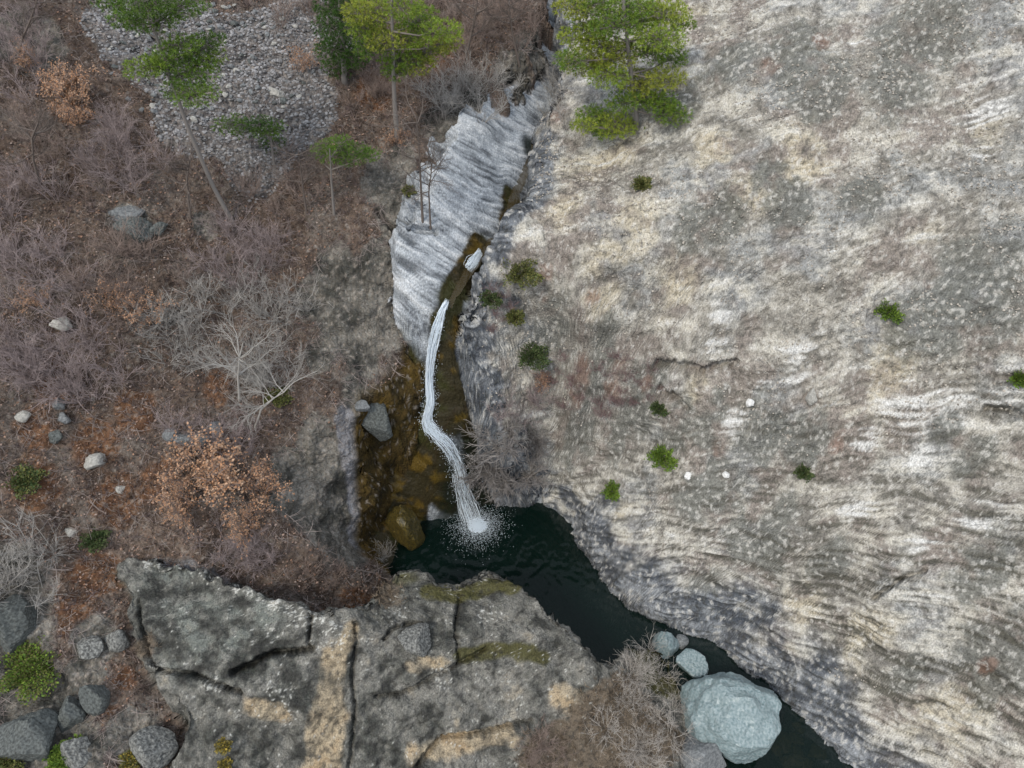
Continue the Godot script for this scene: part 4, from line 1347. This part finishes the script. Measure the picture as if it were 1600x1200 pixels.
func build_litter() -> void:
	# fallen leaves, dry grass, scree and chips: nobody could count them
	var leaf := Soup.new()
	leaf_at(leaf, Vector3.ZERO, Vector3(1, 0.15, 0), 1.0, Color.WHITE)
	var blades := Soup.new()
	for k in 9:
		var d := Vector3(rnd(-1, 1), rnd(0.5, 1.3), rnd(-1, 1)).normalized()
		var side := d.cross(rdir()).normalized() * 0.035
		blades.tri(-side, d * rnd(0.7, 1.2), side, Color.WHITE * rnd(0.7, 1.1))
	var stick := Soup.new()
	for k in 3:
		limb(stick, rdir() * 0.15, (rdir() * Vector3(1, 0.25, 1)).normalized(), 1.0, 0.016, 0.008, 3, 0.25, 0.02, 3, Color.WHITE)
	var lw := []
	var lc := PackedColorArray()
	var gw := []
	var gc := PackedColorArray()
	var sw := []
	var sc := PackedColorArray()
	var cw := []
	var cc := PackedColorArray()
	var rw := []
	var rc := PackedColorArray()
	for k in 190000:
		var x := rnd(-27, 24)
		var z := rnd(-26, 15)
		var h := base(x, z)
		var reg := region
		var m1 := look(M1, MW, MH, MS, x, z)
		var pick := rng.randf()
		var turn := Basis(Vector3.UP, rnd(0, TAU)) * Basis(Vector3.RIGHT, rnd(-0.5, 0.5))
		if reg == 0:
			if m1.r > 0.35 and pick < 0.75:
				var p := Vector3(x, height(x, z), z)
				cw.append(Transform3D(turn.scaled(Vector3.ONE * rnd(0.05, 0.13)), p))
				cc.append(Color(0.2, 0.195, 0.195) * rnd(0.4, 1.6))
			elif m1.b < 0.35 and s_sd > 0.2 and pick < 0.5:
				var p := Vector3(x, height(x, z) + 0.03, z)
				lw.append(Transform3D(turn.scaled(Vector3.ONE * rnd(0.07, 0.16)), p))
				lc.append(Color(0.24, 0.135, 0.085).lerp(Color(0.25, 0.20, 0.175), rng.randf()) * rnd(0.5, 1.5))
			elif m1.r < 0.4 and m1.b < 0.4 and s_sd > 0.2 and pick < 0.7:
				var p := Vector3(x, height(x, z), z)
				gw.append(Transform3D(turn.scaled(Vector3.ONE * rnd(0.2, 0.5)), p))
				gc.append(Color(0.26, 0.19, 0.14).lerp(Color(0.20, 0.155, 0.15), rng.randf()) * rnd(0.6, 1.3))
			elif pick < 0.85 and m1.b < 0.6 and s_sd > 0.2:
				var p := Vector3(x, height(x, z) + 0.03, z)
				sw.append(Transform3D(turn.scaled(Vector3.ONE * rnd(0.3, 0.9)), p))
				sc.append(Color(0.25, 0.21, 0.19) * rnd(0.6, 1.5))
		elif reg == 1 and pick < 0.38:
			var ph := 0.8 * z - 0.6 * h
			if n_patch.get_noise_3d(x * 0.8, h * 0.8, z * 0.8) > ss(-14, 2, ph) * 0.55 - 0.1:
				var p := Vector3(x, height(x, z), z)
				rw.append(Transform3D(turn.scaled(Vector3.ONE * rnd(0.025, 0.075)), p))
				rc.append(Color(0.40, 0.36, 0.31) * rnd(0.4, 1.15))
		elif reg == 2 and pick < 0.3 and m1.g > 0.3:
			var p := Vector3(x, height(x, z), z)
			gw.append(Transform3D(turn.scaled(Vector3.ONE * rnd(0.15, 0.4)), p))
			gc.append(Color(0.27, 0.21, 0.15) * rnd(0.6, 1.3))
	print("litter ", lw.size(), " ", gw.size(), " ", sw.size(), " ", cw.size(), " ", rw.size())
	spread("leaf_litter", leaf.mesh(), materials.leaf, lw, lc, "brown fallen leaves strewn over the slope", "leaf litter")
	spread("dry_grass", blades.mesh(), materials.leaf, gw, gc, "dry brown grass tufts over the slope", "grass")
	spread("fallen_twigs", stick.mesh(), materials.leaf, sw, sc, "grey fallen twigs strewn over the slope", "twigs")
	spread("scree", stone_mesh(0, 6, 0.12, Vector3(1.0, 0.6, 0.8), 301), materials.chip, cw, cc, "fine grey scree covering the upper slope", "scree")
	spread("rock_rubble", stone_mesh(0, 6, 0.12, Vector3(1.0, 0.6, 0.8), 302), materials.chip, rw, rc, "small rock chips lying on the rock face", "rubble")

# ---------------------------------------------------------------- materials
func grain_texture(s: int, freq: float, lo: float, hi: float, octaves := 4) -> NoiseTexture2D:
	var t := NoiseTexture2D.new()
	t.width = 1024
	t.height = 1024
	t.seamless = true
	t.noise = make_noise(s, freq, octaves)
	var g := Gradient.new()
	g.set_color(0, Color(lo, lo, lo))
	g.set_color(1, Color(hi, hi, hi))
	t.color_ramp = g
	return t

func ramp_texture(noise: FastNoiseLite, stops: Array) -> NoiseTexture2D:
	var t := NoiseTexture2D.new()
	t.width = 1024
	t.height = 1024
	t.seamless = true
	t.noise = noise
	var g := Gradient.new()
	var at_ := PackedFloat32Array()
	var cs := PackedColorArray()
	for s in stops:
		at_.append(s[0])
		cs.append(s[1])
	g.offsets = at_
	g.colors = cs
	t.color_ramp = g
	return t

func ground_material(called: String, roughness: float, tex: Texture2D, bump: Texture2D, relief: float) -> StandardMaterial3D:
	var m := StandardMaterial3D.new()
	m.resource_name = called
	m.vertex_color_use_as_albedo = true
	m.roughness = roughness
	m.metallic_specular = 0.3
	m.albedo_texture = tex
	m.uv1_triplanar = true
	m.uv1_world_triplanar = true
	m.uv1_scale = Vector3.ONE * 0.19
	m.heightmap_enabled = true
	m.heightmap_texture = bump
	m.heightmap_scale = relief
	materials[called] = m
	return m

func plain_material(called: String, c: Color, roughness := 0.9, tinted := false) -> StandardMaterial3D:
	# c is a linear base colour
	var m := StandardMaterial3D.new()
	m.resource_name = called
	m.albedo_color = c.linear_to_srgb()
	m.roughness = roughness
	m.metallic_specular = 0.3
	m.vertex_color_use_as_albedo = tinted
	materials[called] = m
	return m

func make_materials() -> void:
	var bump := grain_texture(32, 0.03, 0.0, 1.0, 5)
	var flecks := ramp_texture(make_noise(31, 0.055, 5), [[0.0, Color(0.5, 0.5, 0.5)], [0.34, Color(0.72, 0.715, 0.71)], [0.5, Color(0.84, 0.835, 0.82)], [0.66, Color(0.90, 0.89, 0.87)], [0.8, Color(1, 1, 1)]])
	var leaves_noise := make_noise(33, 0.09, 1, FastNoiseLite.TYPE_CELLULAR)
	leaves_noise.cellular_return_type = FastNoiseLite.RETURN_CELL_VALUE
	leaves_noise.domain_warp_enabled = true
	leaves_noise.domain_warp_amplitude = 14.0
	leaves_noise.domain_warp_frequency = 0.03
	var leafy := ramp_texture(leaves_noise, [[0.0, Color(0.58, 0.55, 0.53)], [0.3, Color(0.75, 0.72, 0.69)], [0.55, Color(0.95, 0.9, 0.86)], [0.75, Color(0.70, 0.70, 0.70)], [1.0, Color(1.0, 0.98, 0.96)]])
	ground_material("rock", 0.85, flecks, bump, 7.0)
	ground_material("soil", 0.95, leafy, bump, 8.0)
	ground_material("wet_rock", 0.42, flecks, bump, 4.0)
	stone_material("blue_stone", Color(0.124, 0.177, 0.183), Color(0.260, 0.310, 0.316), 0.35)
	stone_material("grey_stone", Color(0.093, 0.099, 0.102), Color(0.223, 0.229, 0.229), 0.8)
	stone_material("dark_stone", Color(0.035, 0.038, 0.036), Color(0.119, 0.130, 0.122), 0.8)
	stone_material("lichen_stone", Color(0.048, 0.048, 0.045), Color(0.252, 0.252, 0.234), 0.9)
	stone_material("pale_stone", Color(0.240, 0.232, 0.210), Color(0.413, 0.398, 0.360), 0.85)
	stone_material("white_stone", Color(0.62, 0.61, 0.58), Color(0.8, 0.8, 0.78), 0.8)
	stone_material("mossy_stone", Color(0.03, 0.026, 0.012), Color(0.13, 0.095, 0.02), 0.35)
	plain_material("chip", Color.WHITE, 0.9, true)
	plain_material("twig", Color.WHITE, 0.9, true)
	plain_material("bark", Color.WHITE, 0.9, true)
	plain_material("grey_wood", Color(0.14, 0.115, 0.10), 0.9)
	plain_material("pale_wood", Color(0.36, 0.34, 0.31), 0.9)
	var leaf := plain_material("leaf", Color.WHITE, 0.75, true)
	leaf.backlight_enabled = true
	leaf.backlight = Color(0.3, 0.3, 0.3)
	var needles := plain_material("needles", Color.WHITE, 0.65, true)
	needles.backlight_enabled = true
	needles.backlight = Color(0.4, 0.4, 0.4)
	plain_material("white_water", Color(0.74, 0.81, 0.87), 0.3)
	var veil := plain_material("veil", Color(0.72, 0.78, 0.82), 0.35)
	veil.transparency = BaseMaterial3D.TRANSPARENCY_ALPHA
	veil.albedo_color.a = 0.2
	var pool := plain_material("pool", Color(0.0025, 0.009, 0.007), 0.08)
	pool.transparency = BaseMaterial3D.TRANSPARENCY_ALPHA
	pool.albedo_color.a = 0.78
	pool.metallic_specular = 0.22
	var stream := plain_material("stream", Color(0.06, 0.045, 0.02), 0.1)
	stream.transparency = BaseMaterial3D.TRANSPARENCY_ALPHA
	stream.albedo_color.a = 0.55

func stone_material(called: String, a: Color, b: Color, roughness: float) -> void:
	var t := NoiseTexture2D.new()
	t.width = 512
	t.height = 512
	t.seamless = true
	t.noise = make_noise(hash(called) % 1000, 0.018, 5)
	var g := Gradient.new()
	g.set_color(0, a.linear_to_srgb())
	g.set_color(1, b.linear_to_srgb())
	g.set_offset(0, 0.3)
	g.set_offset(1, 0.7)
	t.color_ramp = g
	var m := StandardMaterial3D.new()
	m.resource_name = called
	m.albedo_texture = t
	m.roughness = roughness
	m.heightmap_enabled = true
	m.heightmap_texture = t
	m.heightmap_scale = 7.0
	m.uv1_triplanar = true
	m.uv1_world_triplanar = true
	m.uv1_scale = Vector3.ONE * 0.8
	materials[called] = m

func _ready() -> void:
	var t0 := Time.get_ticks_msec()
	rng.seed = 4711
	make_view()
	make_materials()
	survey()
	print("survey ", Time.get_ticks_msec() - t0)
	M1.resize(MW * MH)
	M2.resize(MW * MH)
	M1.fill(Color(0, 0, 0, 0))
	M2.fill(Color(0, 0, 0, 0))
	mark_ground()
	print("marks ", Time.get_ticks_msec() - t0)
	build_land(STEP)
	print("land ", Time.get_ticks_msec() - t0)
	build_rest()
	print("all ", Time.get_ticks_msec() - t0)
